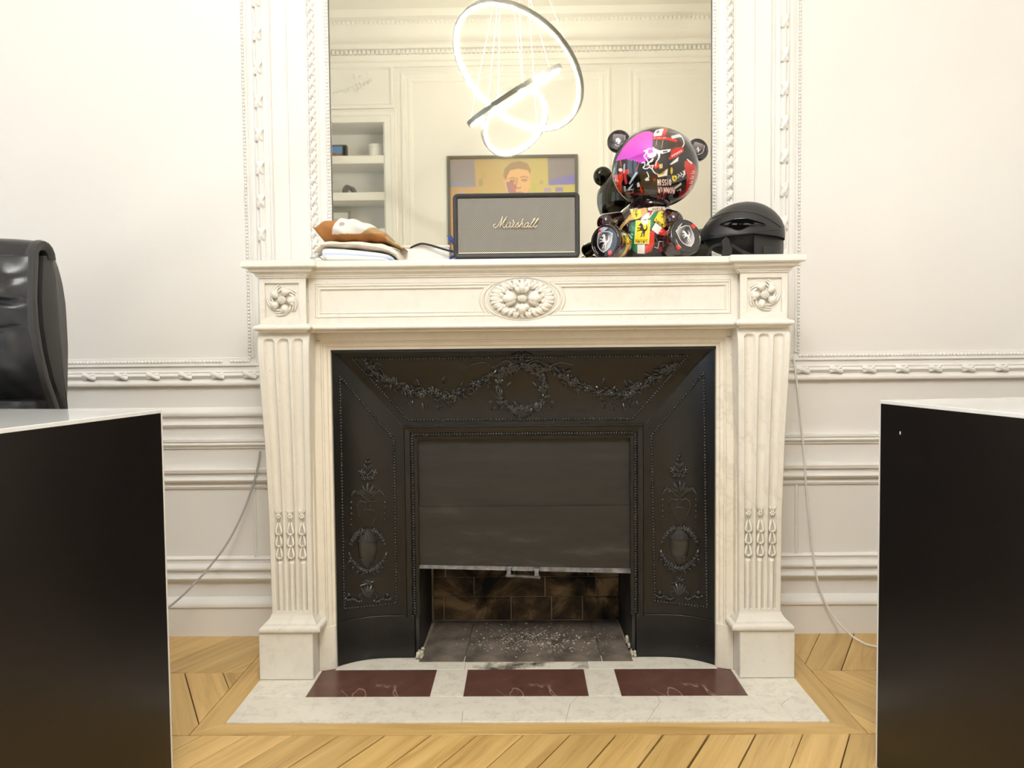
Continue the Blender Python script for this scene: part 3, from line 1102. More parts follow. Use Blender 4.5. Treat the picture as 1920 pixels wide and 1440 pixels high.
for sd in (-1, 1):
    zs = [0.166 + (0.886 - 0.166) * i / 60 for i in range(61)] + [0.1753, 0.1757] + [0.850 + 0.0022 * i for i in range(14)]
    zs = sorted(set(zs))
    us = [-1 + 2 * i / 60 for i in range(61)]
    rings = []
    for z in zs:
        hw, fy, cx = tab_smooth(WID, z), tab_smooth(FRO, z), tab_smooth(CXL, z)
        ringp = [(cx - hw, -0.268, z), (cx - hw, -0.29, z), (cx - hw, -fy + 0.002, z)]
        for u in us[1:-1]:
            ringp.append((cx + u * hw, -fy + fr_off(u, z, hw), z))
        ringp += [(cx + hw, -fy + 0.002, z), (cx + hw, -0.29, z), (cx + hw, -0.268, z)]
        rings.append([(sd * p[0], p[1], p[2]) for p in ringp])
    leg = part('console_leg', MB().loft(rings), M['marble'], mp_, 32)
    # husk drops in the flutes
    for fc in FLU:
        hm = MB()
        hw = tab_smooth(WID, 0.37)
        x_ = sd * (0.5945 + fc * hw)
        for k, z in enumerate((0.420, 0.379, 0.349, 0.318)):
            y = -tab_smooth(FRO, z) + 0.004
            if k == 0:
                for q in range(6):
                    a = q * PI / 3
                    hm.ell((x_ + 0.0045 * math.cos(a), y - 0.002, z + 0.0045 * math.sin(a)), (0.003, 0.003, 0.003), None, 6, 4)
                hm.ell((x_, y - 0.003, z), 0.0022, None, 6, 4)
                for e in (-1, 0, 1):
                    hm.ell((x_ + e * 0.005, y, z + 0.011), (0.0022, 0.003, 0.0070), Matrix.Rotation(e * 0.5, 3, 'Y'), 6, 4)
            else:
                for e in (-1, 1):
                    pts = spline([(x_ + e * 0.0015, y, z + 0.024), (x_ + e * 0.005, y - 0.002, z + 0.012), (x_ + e * 0.0070, y - 0.0035, z), (x_ + e * 0.0035, y - 0.003, z - 0.006)], 3)
                    hm.tube(pts, [0.0016, 0.0022, 0.0028, 0.0032, 0.0034, 0.0036, 0.0036, 0.0034, 0.003, 0.002], 6)
                hm.ell((x_, y - 0.002, z - 0.006), (0.0055, 0.0038, 0.0030), None, 8, 5)
        part('husk_drop', hm, M['marble'], leg, 60)
    # moulded base
    def rl(z, o):
        return [(sd * (0.542 - o), -0.262, z), (sd * (0.542 - o), -0.3065 - o, z), (sd * (0.6475 + o), -0.3065 - o, z), (sd * (0.6475 + o), -0.0, z), (sd * (0.60), -0.0, z), (sd * 0.60, -0.262, z)]
    lv = [(0.124, 0.004), (0.1255, 0.012)]
    for i in range(9):
        a = -PI / 2 + PI * i / 8
        lv.append((0.1345 + 0.0085 * math.sin(a), 0.0165 + 0.0085 * math.cos(a)))
    lv += [(0.1435, 0.012), (0.147, 0.0115)]
    for i in range(6):
        a = PI / 2 * i / 5
        lv.append((0.148 + 0.016 * math.sin(a), 0.0105 - 0.0095 * math.sin(a) ** 0.8))
    lv += [(0.168, 0.0005)]
    part('leg_base', MB().loft([rl(z, o) for z, o in lv]), M['marble'], mp_, 35)
    pl = MB().prism_z([(sd * 0.539, -0.245), (sd * 0.539, -0.322), (sd * 0.677, -0.322), (sd * 0.677, 0), (sd * 0.60, 0), (sd * 0.60, -0.245)], 0.004, 0.125)
    part('plinth', pl, M['marble'], mp_, None, 0.003)
    part('side_return', MB().box(*sorted((sd * 0.60, sd * 0.6465)), -0.29, 0.0, 0.12, 0.90), M['marble'], mp_)
    part('inner_pilaster', MB().box(*sorted((sd * 0.5375, sd * 0.56)), -0.288, -0.24, 0.13, 0.886), M['marble_b'], mp_)

# stepped slips round the opening, mitred at the corners
OX, OZ = 0.497, 0.841
SL = [(0.0, -0.215), (0.0, -0.252), (0.007, -0.2525), (0.0085, -0.256), (0.010, -0.257), (0.0175, -0.258), (0.0185, -0.262), (0.021, -0.2625), (0.023, -0.266), (0.0415, -0.266), (0.0415, -0.215)]
for sd in (-1, 1):
    part('jamb', MB().loft([[(sd * (OX + o), y, 0.118) for o, y in SL], [(sd * (OX + o), y, OZ + min(o, 0.0255)) for o, y in SL]]), M['marble_b'], mp_, 20)
    part('jamb_base', MB().prism_z([(sd * 0.4965, -0.215), (sd * 0.4965, -0.254), (sd * 0.500, -0.258), (sd * 0.524, -0.2685), (sd * 0.5385, -0.2685), (sd * 0.5385, -0.215)], 0.004, 0.119), M['marble_b'], mp_, None, 0.001)
part('lintel', MB().loft([[(-(OX + min(o, 0.0255)), y, OZ + o) for o, y in SL], [(OX + min(o, 0.0255), y, OZ + o) for o, y in SL]]), M['marble_b'], mp_, 20)
part('lintel_backing', MB().box(-0.5385, 0.5385, -0.2655, -0.20, 0.866, 0.8865), M['marble_b'], mp_)

# ================================================================== HEARTH
hr = thing('hearth', 'marble hearth slab inlaid with three dark red tiles', 'hearth', (0, -0.4, 0))
Z0, Z1 = -0.012, 0.0035


def hp(name, poly, mat, label=None):
    slab_piece(name, poly, Z0, Z1, mat, hr, 0.0, 0.0004, 0.0006, label)


part('hearth_bed', MB().box(-HX + 0.001, HX - 0.001, HY + 0.001, -0.19, -0.02, 0.0018), M['mortar'], hr)
YA, YT0, YT1 = HY, -0.415, -0.262
# front strip, cracked into pieces
C1 = [(-0.144, YA), (-0.146, -0.486), (-0.103, YT0)]
C2 = [(0.088, YA), (0.103, -0.459), (0.125, YT0)]
C3 = [(0.270, YA), (0.316, -0.444), (0.315, YT0)]
KN = (0.594, -0.462)
hp('front_slab', [(-HX, YA)] + C1 + [(-HX, YT0)], M['hearth'])
hp('front_slab', [C1[0], C2[0], C2[1], C2[2], C1[2], C1[1]], M['hearth'])
hp('front_slab', [C2[0], C3[0], C3[1], C3[2], C2[2], C2[1]], M['hearth'])
hp('front_slab', [C3[0], (0.601, YA), KN, (0.563, -0.465), (0.534, YT0), C3[2], C3[1]], M['hearth'])
hp('front_slab', [(0.601, YA), (HX, YA), (HX, YT0), (0.640, YT0), KN], M['hearth'])
hp('front_slab', [KN, (0.640, YT0), (0.592, YT0)], M['hearth'])
hp('front_slab', [KN, (0.592, YT0), (0.534, YT0), (0.563, -0.465)], M['hearth'])
TX = ((-0.532, -0.232), (-0.151, 0.151), (0.230, 0.532))
for a, b in TX:
    hp('red_tile', [(a, YT0), (b, YT0), (b, YT1), (a, YT1)], M['red'], 'dark red marble tile')
for a, b in ((-HX, -0.532), (-0.232, -0.151), (0.151, 0.230), (0.532, HX)):
    hp('white_slab', [(a, YT0), (b, YT0), (b, YT1), (a, YT1)], M['hearth'])
hp('back_slab', [(-0.499, YT1), (-0.16, YT1), (-0.16, -0.175), (-0.499, -0.175)], M['hearth'])
M['scorched'] = mottled('scorched_marble', (0.04, 0.026, 0.014), (0.80, 0.755, 0.655), 16, 0.6, 0.2, 60, 0.001, 0.36, 0.56)
hp('back_slab', [(-0.16, YT1), (0.165, YT1), (0.165, -0.215), (-0.16, -0.215)], M['scorched'])
hp('back_slab', [(0.165, YT1), (0.499, YT1), (0.499, -0.175), (0.165, -0.175)], M['hearth'])

# ================================================================== CAST-IRON INSERT
ins = thing('fireplace_insert', 'black cast-iron fireplace insert with garlands, urns and a sliding shutter', 'fireplace insert', (0, -0.2, 0.004))
IX, IZ = 0.323, 0.630      # inner frame outer edge


def gY(s):
    s = min(max(s, 0), 1)
    return -0.1835 - 0.056 * (1 - s) ** 3.2


def sideY(x):
    return gY((OX - abs(x)) / (OX - IX))


def topY(z):
    return gY((OZ - z) / (OZ - IZ))


def ironY(x, z):
    s1 = (OX - abs(x)) / (OX - IX)
    s2 = (OZ - z) / (OZ - IZ)
    return gY(min(s1, s2))


def iron(px, py, lift=0.0):
    Y = -0.2
    for _ in range(12):
        p = atY(px, py, Y)
        Y = ironY(p[0], p[2])
    p = atY(px, py, Y)
    return np.array([p[0], p[1] - lift, p[2]])


N = 14
part('hood_panel', MB().loft([[(sg * (OX - (OX - IX) * i / N), gY(i / N) + dy, OZ - (OZ - IZ) * i / N) for i in range(N + 1)] for sg, dy in ((-1, 0), (1, 0))], closed=False), M['iron'], ins, 60)
BT = 0.121
for sd in (-1, 1):
    def gf(u, v, sd=sd):
        x_ = OX - (OX - IX) * u
        zt = OZ - (OZ - IZ) * u
        return (sd * x_, gY(u), 0.115 + (zt - 0.115) * v)
    part('cheek_panel', MB().grid(gf, N, 6), M['iron'], ins, 60)
    # plain curved base block
    prof = []
    for i in range(N + 1):
        u = i / N * 1.0
        prof.append((OX - (OX - 0.300) * u, gY(min(u * 1.13, 1)) - 0.0045))
    pf = [(sd * a, b) for a, b in prof] + [(sd * 0.300, -0.15), (sd * OX, -0.15)]
    part('base_block', MB().prism_z(pf, 0.004, BT), M['iron'], ins, 30, 0.0012)
    # seam rib along the mitre
    part('mitre_rib', MB().tube([(sd * (OX - (OX - IX) * i / 10), gY(i / 10) - 0.0002, OZ - (OZ - IZ) * i / 10) for i in range(11)], 0.0012, 5), M['iron'], ins, 60)
part('outer_fillet', MB().loft([[(-OX, -0.248, OZ - 0.0), (-OX, -0.248, OZ - 0.007), (-OX, -0.22, OZ - 0.007), (-OX, -0.22, OZ)], [(OX, -0.248, OZ), (OX, -0.248, OZ - 0.007), (OX, -0.22, OZ - 0.007), (OX, -0.22, OZ)]]), M['iron'], ins)

# frame round the shutter: three mitred members
SF = [(0.0, -0.160), (0.0, -0.182), (0.005, -0.184), (0.008, -0.1845), (0.0085, -0.180), (0.0195, -0.180), (0.020, -0.188), (0.033, -0.190), (0.0345, -0.1935), (0.038, -0.1935), (0.039, -0.17)]
GX, GZ = 0.2855, 0.598
for sd in (-1, 1):
    part('shutter_jamb', MB().loft([[(sd * (GX + o), y, BT - 0.003) for o, y in SF], [(sd * (GX + o), y, GZ + o) for o, y in SF]]), M['iron'], ins, 25)
part('shutter_lintel', MB().loft([[(-(GX + o), y, GZ + o) for o, y in SF], [(GX + o, y, GZ + o) for o, y in SF]]), M['iron'], ins, 25)
em = MB()
z = BT + 0.004
while z < GZ + 0.012:
    for sd in (-1, 1):
        em.ell((sd * (GX + 0.014), -0.1815, z), (0.0052, 0.0045, 0.0030), Matrix.Rotation(0.55, 3, 'Y'), 6, 4)
    z += 0.0070
x_ = -GX - 0.012
while x_ < GX + 0.012:
    em.ell((x_, -0.1815, GZ + 0.014), (0.0030, 0.0045, 0.0052), Matrix.Rotation(0.55, 3, 'Y'), 6, 4)
    x_ += 0.0070
part('rope_beading', em, M['iron_relief'], ins, 60, kind='stuff')

# shutter leaves, bottom rail and handle
sh = part('shutter_upper_leaf', MB().box(-GX, GX, -0.166, -0.163, 0.40, GZ + 0.01), M['shutter'], ins)
lf = MB()
zbl, zbr = 0.2505, 0.2375
lf.loft([[(-GX, -0.171, zbl), (-GX, -0.168, zbl), (-GX, -0.168, 0.413), (-GX, -0.171, 0.413)], [(GX, -0.171, zbr), (GX, -0.168, zbr), (GX, -0.168, 0.4135), (GX, -0.171, 0.4135)]])
part('shutter_lower_leaf', lf, M['shutter'], ins)
tl = MB()
tl.loft([[(-GX, -0.178, zbl - 0.004), (-GX, -0.162, zbl - 0.005), (-GX, -0.164, zbl + 0.002), (-GX, -0.172, zbl + 0.004)], [(GX, -0.180, zbr - 0.007), (GX, -0.162, zbr - 0.008), (GX, -0.164, zbr + 0.002), (GX, -0.172, zbr + 0.004)]])
part('shutter_bottom_rail', tl, M['worn_steel'], ins)
ha = MB()
for px in (954, 1006):
    p = atY(px, 1066 + (px - 954) * 0.06, -0.185)
    ha.loft([[(p[0] - 0.009, -0.1845, p[2] + 0.005), (p[0] + 0.009, -0.1845, p[2] + 0.005), (p[0] + 0.009, -0.176, p[2] + 0.005), (p[0] - 0.009, -0.176, p[2] + 0.005)],
             [(p[0] - 0.0045, -0.190, p[2] - 0.004), (p[0] + 0.0045, -0.190, p[2] - 0.004), (p[0] + 0.0045, -0.178, p[2] - 0.004), (p[0] - 0.0045, -0.178, p[2] - 0.004)],
             [(p[0] - 0.006, -0.194, p[2] - 0.014), (p[0] + 0.006, -0.194, p[2] - 0.014), (p[0] + 0.006, -0.182, p[2] - 0.014), (p[0] - 0.006, -0.182, p[2] - 0.014)]])
pa, pb = atY(948, 1079, -0.188), atY(1013, 1083, -0.188)
ha.tube([(pa[0], -0.189, pa[2]), (pb[0], -0.189, pb[2])], 0.0048, 8)
part('shutter_handle', ha, M['worn_steel'], ins, 40, label='worn steel pull handle')

# beaded borders


def line_beads(pts, r, step, lift=0.001):
    """pts pixel polyline on the iron surface"""
    P = []
    for (a, b) in zip(pts, pts[1:]):
        n_ = 12
        for i in range(n_):
            t_ = i / n_
            P.append(iron(a[0] + (b[0] - a[0]) * t_, a[1] + (b[1] - a[1]) * t_, lift))
    P.append(iron(*pts[-1], lift))
    out = []
    acc = 0.0
    for a, b in zip(P, P[1:]):
        L = np.linalg.norm(b - a)
        while acc < L:
            out.append(a + (b - a) * (acc / L))
            acc += step
        acc -= L
    return out


bm_ = MB()
beads(bm_, line_beads([(662, 674), (975, 670.5), (1291, 667), (1186, 785), (975, 786.5), (765, 788), (662, 674)], 0, 0.0081, 0.0016), 0.0037)
part('bead_border', bm_, M['iron_relief'], ins, 60, kind='stuff')
for pts in ([(638, 707), (739, 823), (743, 1131), (646, 1141), (638, 707)], [(1319, 699), (1221, 817), (1228, 1126), (1325, 1138), (1319, 699)]):
    bm_ = MB()
    beads(bm_, line_beads(pts, 0, 0.0081, 0.0016), 0.0038)
    part('bead_border', bm_, M['iron_relief'], ins, 60, kind='stuff')


# reliefs --------------------------------------------------------------
def leaf(mb, px, py, ang, L, w, lift=0.003):
    """pointed leaf; L, w in photo pixels"""
    p = iron(px, py, lift)
    q = iron(px + L * math.cos(ang), py - L * math.sin(ang), lift * 0.5)
    mid = (p + q) / 2 + np.array([0, -0.0022, 0])
    k = 1 / 760.0
    mb.tube([p, (p + mid) / 2, mid, (mid + q) / 2, q], [w * k * 0.35, w * k * 0.85, w * k, w * k * 0.7, w * k * 0.12], 5)


def bloom(mb, px, py, r, lift=0.003):
    p = iron(px, py, lift)
    k = 1 / 760.0
    mb.ell(p, (r * k * 0.55, 0.004, r * k * 0.55), None, 7, 5)
    a0 = rnd.random() * 6
    for i in range(5):
        a = a0 + i * 2 * PI / 5
        mb.ell((p[0] + r * k * 0.62 * math.cos(a), p[1] + 0.0012, p[2] + r * k * 0.62 * math.sin(a)), (r * k * 0.42, 0.0036, r * k * 0.36), Matrix.Rotation(-a, 3, 'Y'), 6, 4)


def berry(mb, px, py, r):
    p = iron(px, py, 0.002)
    mb.ell(p, (r / 760.0, 0.003, r / 760.0), None, 6, 4)


def festoon(mb, path, thick, n):
    P = spline(path, 10)
    m = len(P)
    for i in range(n):
        u = i / (n - 1)
        f_ = u * (m - 1)
        j = min(int(f_), m - 2)
        p = P[j] + (P[j + 1] - P[j]) * (f_ - j)
        d = P[j + 1] - P[j]
        a = math.atan2(-d[1], d[0])
        w = thick(u)
        for k in range(3):
            leaf(mb, p[0] + rnd.uniform(-w, w) * 0.5, p[1] + rnd.uniform(-w, w) * 0.6, a + rnd.choice((0, PI)) + rnd.uniform(-1.1, 1.1), rnd.uniform(9, 16), rnd.uniform(2.0, 3.4), 0.004)
        if rnd.random() < 0.75:
            bloom(mb, p[0] + rnd.uniform(-w, w) * 0.35, p[1] + rnd.uniform(-w, w) * 0.35, rnd.uniform(4.2, 7.0) * (0.6 + 0.6 * w / 14), 0.005)
        else:
            for k in range(5):
                berry(mb, p[0] + rnd.uniform(-w, w) * 0.7, p[1] + rnd.uniform(-w, w) * 0.7, rnd.uniform(1.8, 2.8))


LF = [(688, 682), (700, 695), (725, 712), (760, 729), (800, 737), (850, 740), (890, 725), (920, 706), (950, 692), (972, 686)]
RF = [(1266, 684), (1250, 694), (1225, 710), (1195, 728), (1160, 738), (1115, 735), (1075, 716), (1045, 700), (1010, 690), (985, 686)]
for path in (LF, RF):
    gm = MB()
    festoon(gm, path, lambda u: 4 + 13 * math.sin(PI * min(u * 1.02, 1)) ** 1.2, 44)
    s = 1 if path is RF else -1
    # ribbon knot and tails at the outer end
    k0 = iron(path[0][0], path[0][1], 0.002)
    gm.ell(k0, (0.0075, 0.004, 0.0075), None, 8, 5)
    for (dx, dy) in ((-28 * s, 4), (-20 * s, 12), (-34 * s, 22), (-46 * s, 48)):
        pts = spline([path[0], (path[0][0] + dx * 0.4, path[0][1] + dy * 0.6 + 3), (path[0][0] + dx * 0.7, path[0][1] + dy * 0.6 - 3), (path[0][0] + dx, path[0][1] + dy)], 4)
        gm.tube([iron(p[0], p[1], 0.0012) for p in pts], 0.0022, 5)
    # stray sprays under the swag
    mx_, my_ = path[4]
    for (dx, dy, a) in ((-30, 14, -2.2), (-8, 18, -1.4), (16, 20, -1.0), (36, 16, -0.8), (-14, -14, 1.9), (30, -18, 1.3)):
        leaf(gm, mx_ - s * dx, my_ + dy, a, 16, 3.2, 0.002)
        leaf(gm, mx_ - s * dx + 4, my_ + dy, a + 0.6, 12, 2.6, 0.002)
    part('garland', gm, M['iron_relief'], ins, 60)
wm = MB()
wc = (978, 733)
for side in (-1, 1):
    path = [(wc[0] + side * 8, 690), (wc[0] + side * 36, 704), (wc[0] + side * 44, 728), (wc[0] + side * 36, 754), (wc[0] + side * 14, 768), (wc[0], 771)]
    festoon(wm, path, lambda u: 5 + 9 * u, 26)
    for (dx, dy, a) in ((46, 40, -0.5), (52, 32, -0.1), (40, 26, 0.4), (30, 4, 2.4)):
        p_ = (wc[0] + side * dx, wc[1] + dy - 12)
        leaf(wm, p_[0], p_[1], a if side > 0 else PI - a, 14, 4.0, 0.002)
part('wreath', wm, M['iron_relief'], ins, 60)
rm = MB()
for (a, rx, ry) in ((-1, 17, 8), (1, 17, 8), (-1, 9, 12), (1, 9, 12)):
    pts = [iron(978 + a * rx * (1 - math.cos(q)) * 0.55 + a * 1, 676 - 6 + ry * math.sin(q) * a * 0.8, 0.003) for q in np.linspace(0, 2 * PI, 15)]
    rm.tube(pts, 0.0016, 5)
rm.ell(iron(979, 683, 0.003), (0.0065, 0.005, 0.006), None, 8, 5)
for side in (-1, 1):
    pts = spline([(978 + side * 8, 684), (978 + side * 30, 676), (978 + side * 52, 688), (978 + side * 70, 680), (978 + side * 96, 684)], 5)
    rm.tube([iron(p[0], p[1], 0.001) for p in pts], 0.0022, 5)
part('ribbon_bow', rm, M['iron_relief'], ins, 60)

# urn ornaments on the cheeks, drawn on the left cheek and mirrored for the right one
for (cx, dy, sd) in ((690, 0, -1), (1273.5, -4.5, 1)):
    um = MB()

    def Q(x, y, lift=0.002):
        return iron(cx + x, y + dy, lift)
    # rising plant
    for (y, L) in ((862, 8), (872, 11), (884, 13)):
        for e in (-1, 1):
            leaf(um, cx, y + 6 + dy, PI / 2 - e * 0.75, L, 3.2)
    berry(um, cx, 859 + dy, 3)
    for (x, y, r_) in ((-12, 886, 6), (12, 886, 6), (-8, 896, 5), (8, 896, 5), (0, 896, 5)):
        bloom(um, cx + x, y + dy, r_ * 1.35, 0.004)
    for (x, y, a) in ((0, 918, PI / 2), (-5, 920, PI / 2 + 0.5), (5, 920, PI / 2 - 0.5), (-9, 922, PI / 2 + 0.9), (9, 922, PI / 2 - 0.9)):
        leaf(um, cx + x * 0.4, y + 4 + dy, a, 18, 4.2, 0.004)
    for e in (-1, 1):
        um.tube([Q(e * x, y, 0.003) for x, y in spline([(3, 936), (12, 926), (22, 920), (29, 926), (32, 931)], 4)], [0.004 * (0.4 + math.sin(PI * i / 16)) for i in range(17)], 6)
        for i in range(3):
            leaf(um, cx + e * (10 + i * 6), 927 + i * -1 + dy, (PI / 2 - e * 1.2), 9, 2.6)
        for i in range(5):
            berry(um, cx + e * 31, 942 + i * 10.5 + dy, 3.2 - 0.25 * i)
        # tall double scroll
        um.tube([Q(e * x, y, 0.002) for x, y in spline([(2, 992), (10, 978), (18, 962), (20, 948), (13, 940), (5, 945), (5, 956), (11, 958)], 5)], 0.0022, 6)
        um.tube([Q(e * x, y, 0.002) for x, y in spline([(1, 938), (6, 941), (14, 938)], 4)], 0.0026, 6)
        # flower swags beside the urn
        for i in range(7):
            u = i / 6
            bloom(um, cx + e * (10 + 22 * u ** 0.8), 996 + 24 * u ** 1.6 + dy, 7.4 - 2.4 * u, 0.004)
        for i in range(8):
            u = i / 7
            bloom(um, cx + e * (4 + 28 * u), 1070 - 24 * u ** 1.7 + dy, 7.6 - 2.6 * u, 0.004)
            if i % 2:
                leaf(um, cx + e * (4 + 28 * u), 1074 - 24 * u ** 1.7 + dy, -PI / 2 + e * 0.8, 10, 2.6)
        leaf(um, cx + e * 31, 1046 + dy, PI / 2 - e * 0.4, 12, 2.4)
        # crossed stems and foot scrolls
        um.tube([Q(-e * 10, 1090), Q(e * 14, 1098)], 0.0024, 6)
        um.tube([Q(e * x, y, 0.002) for x, y in spline([(3, 1120), (10, 1112), (18, 1116), (14, 1122)], 4)], 0.0028, 6)
        for i in range(8):
            u = i / 7
            a = iron(cx + e * (12 + 30 * u), 1126 - 5 * u * u + 2 * math.sin(u * 9) + dy, 0.003)
            um.ell(a, (0.006, 0.0045, 0.0042), None, 7, 5)
        berry(um, cx + e * 36, 1116 + dy, 5)
    um.tube([Q(-7, 955), Q(7, 955)], 0.002, 5)
    # urn: a relief turned profile
    prof = [(1066, 1.5), (1060, 6), (1050, 13), (1038, 16.5), (1024, 18), (1014, 17.5), (1006, 14.5), (1000, 9), (996, 7), (990, 10)]
    for q_ in np.linspace(0.35, PI - 0.35, 7):
        um.tube([Q(w_ * math.cos(q_), y_, 0.001 + 0.0115 * (w_ / 19) ** 0.5 * math.sin(q_)) for y_, w_ in ((1062, 5), (1055, 10), (1048, 13.5))], 0.0012, 5)
        um.tube([Q(w_ * math.cos(q_), y_, 0.001 + 0.0115 * (w_ / 19) ** 0.5 * math.sin(q_)) for y_, w_ in ((1013, 17.4), (1008, 15.6), (1002, 11))], 0.0011, 5)
    rings = []
    for y, w in prof:
        rings.append([Q(w * math.cos(a), y, 0.001 + 0.011 * (w / 19) ** 0.5 * math.sin(a)) for a in np.linspace(0, PI, 11)])
    um.loft([[tuple(p) for p in r_] for r_ in rings], closed=False)
    um.tube([Q(19 * math.cos(a), 1014, 0.002 + 0.011 * math.sin(a)) for a in np.linspace(0, PI, 11)], 0.0014, 5)
    um.tube([Q(15 * math.cos(a), 1047, 0.002 + 0.009 * math.sin(a)) for a in np.linspace(0, PI, 11)], 0.0012, 5)
    for a in np.linspace(-0.9, 0.9, 5):
        leaf(um, cx + 2 * a, 1118 + dy, PI / 2 - a * 0.6, 22, 4.2, 0.004)
    bloom(um, cx, 1090 + dy, 7)
    part('urn_ornament', um, M['iron_relief'], ins, 60)

# ================================================================== FIREBOX
fbx = thing('firebox', 'sooty brick firebox below the raised iron shutter', 'firebox', (0, -0.05, 0))
BY = 0.092
part('brick_backing', MB().box(-0.33, 0.33, BY + 0.006, BY + 0.03, 0.0, 0.62), M['mortar'], fbx)
rows = [(0.006, 0.0755), (0.0785, 0.137), (0.140, 0.198), (0.201, 0.259)]
pxr = [[(812, 832), (832, 958), (958, 1034), (1034, 1092), (1092, 1162)], [(812, 889), (889, 1022), (1022, 1118), (1118, 1162)], [(812, 836), (836, 965), (965, 1103), (1103, 1162)], [(812, 900), (900, 1030), (1030, 1162)]]
for (za, zb), cells in zip(rows, pxr):
    for a, b in cells:
        xa, xb = atY(a, 1110, BY)[0], atY(b, 1110, BY)[0]
        w, h = xb - xa - 0.004, zb - za
        mb = MB().loft([[(-w / 2, 0.02, -h / 2), (w / 2, 0.02, -h / 2), (w / 2, 0.02, h / 2), (-w / 2, 0.02, h / 2)], [(-w / 2, 0.002, -h / 2), (w / 2, 0.002, -h / 2), (w / 2, 0.002, h / 2), (-w / 2, 0.002, h / 2)],
                        [(-w / 2 + 0.003, 0, -h / 2 + 0.003), (w / 2 - 0.003, 0, -h / 2 + 0.003), (w / 2 - 0.003, 0, h / 2 - 0.003), (-w / 2 + 0.003, 0, h / 2 - 0.003)]])
        link('brick', mesh_of(mb, M['brick']), fbx, ((xa + xb) / 2, BY + rnd.uniform(-0.002, 0.001), (za + zb) / 2))
for sd in (-1, 1):
    part('side_plate', MB().loft([[(sd * 0.298, -0.175, 0.0), (sd * 0.290, -0.175, 0.0), (sd * 0.290, -0.175, 0.60), (sd * 0.298, -0.175, 0.60)],
                                  [(sd * 0.298, BY + 0.02, 0.0), (sd * 0.288, BY + 0.02, 0.0), (sd * 0.288, BY + 0.02, 0.60), (sd * 0.298, BY + 0.02, 0.60)]]), M['soot_plate'], fbx)
part('smoke_shelf', MB().box(-0.30, 0.30, -0.155, BY + 0.02, 0.61, 0.64), M['soot_plate'], fbx)
part('floor_bed', MB().box(-0.30, 0.30, -0.25, BY + 0.02, -0.03, -0.002), M['mortar'], fbx)
fx = [-0.288, -0.165, -0.055, 0.075, 0.205, 0.288]
for i in range(5):
    slab_piece('hearth_stone', [(fx[i], -0.215), (fx[i + 1], -0.215), (fx[i + 1] - 0.004 * (i - 2), BY), (fx[i] - 0.004 * (i - 3), BY)], -0.01, 0.004 + rnd.uniform(0, 0.0008), M['soot_stone'], fbx, 0.0, 0.0005, 0.001)
for (px, py, s) in ((788, 1228, 1.0), (1181, 1207, 1.2), (1187, 1225, 0.8)):
    p = atZ(px, py, 0.01)
    cm = MB()
    for k in range(9):
        cm.ell((p[0] + rnd.uniform(-0.006, 0.006) * s, p[1] + rnd.uniform(-0.02, 0.02) * s, 0.008 + rnd.random() * 0.012 * s), (0.006 * s, 0.007 * s, 0.007 * s), Matrix.Rotation(rnd.random() * 3, 3, 'X'), 5, 3)
    part('broken_mortar', cm, M['plaster'], fbx)
fm = MB()
for k in range(620):
    u = rnd.gauss(0.045, 0.105)
    v = rnd.gauss(-0.06, 0.055)
    if abs(u) > 0.27 or v > 0.08 or v < -0.2:
        continue
    a, s = rnd.random() * 6.3, rnd.uniform(0.0007, 0.0022) + 0.0022 * rnd.random() ** 4
    fm.add([(u + s * math.cos(a) * 1.5, v + s * math.sin(a), 0.0052), (u - s * math.sin(a), v + s * math.cos(a) * 0.8, 0.0052 + s * 0.4), (u - s * math.cos(a) * 1.2, v - s * math.sin(a), 0.0050), (u + s * math.sin(a) * 0.7, v - s * math.cos(a), 0.0052), (u, v, 0.0052 + s * 0.7)],
           [(0, 1, 4), (1, 2, 4), (2, 3, 4), (3, 0, 4), (3, 2, 1, 0)])
o = part('ash_flakes', fm, M['plaster'])
tag(o, 'scattered white ash flakes on the sooty hearth floor', 'ash', kind='stuff')

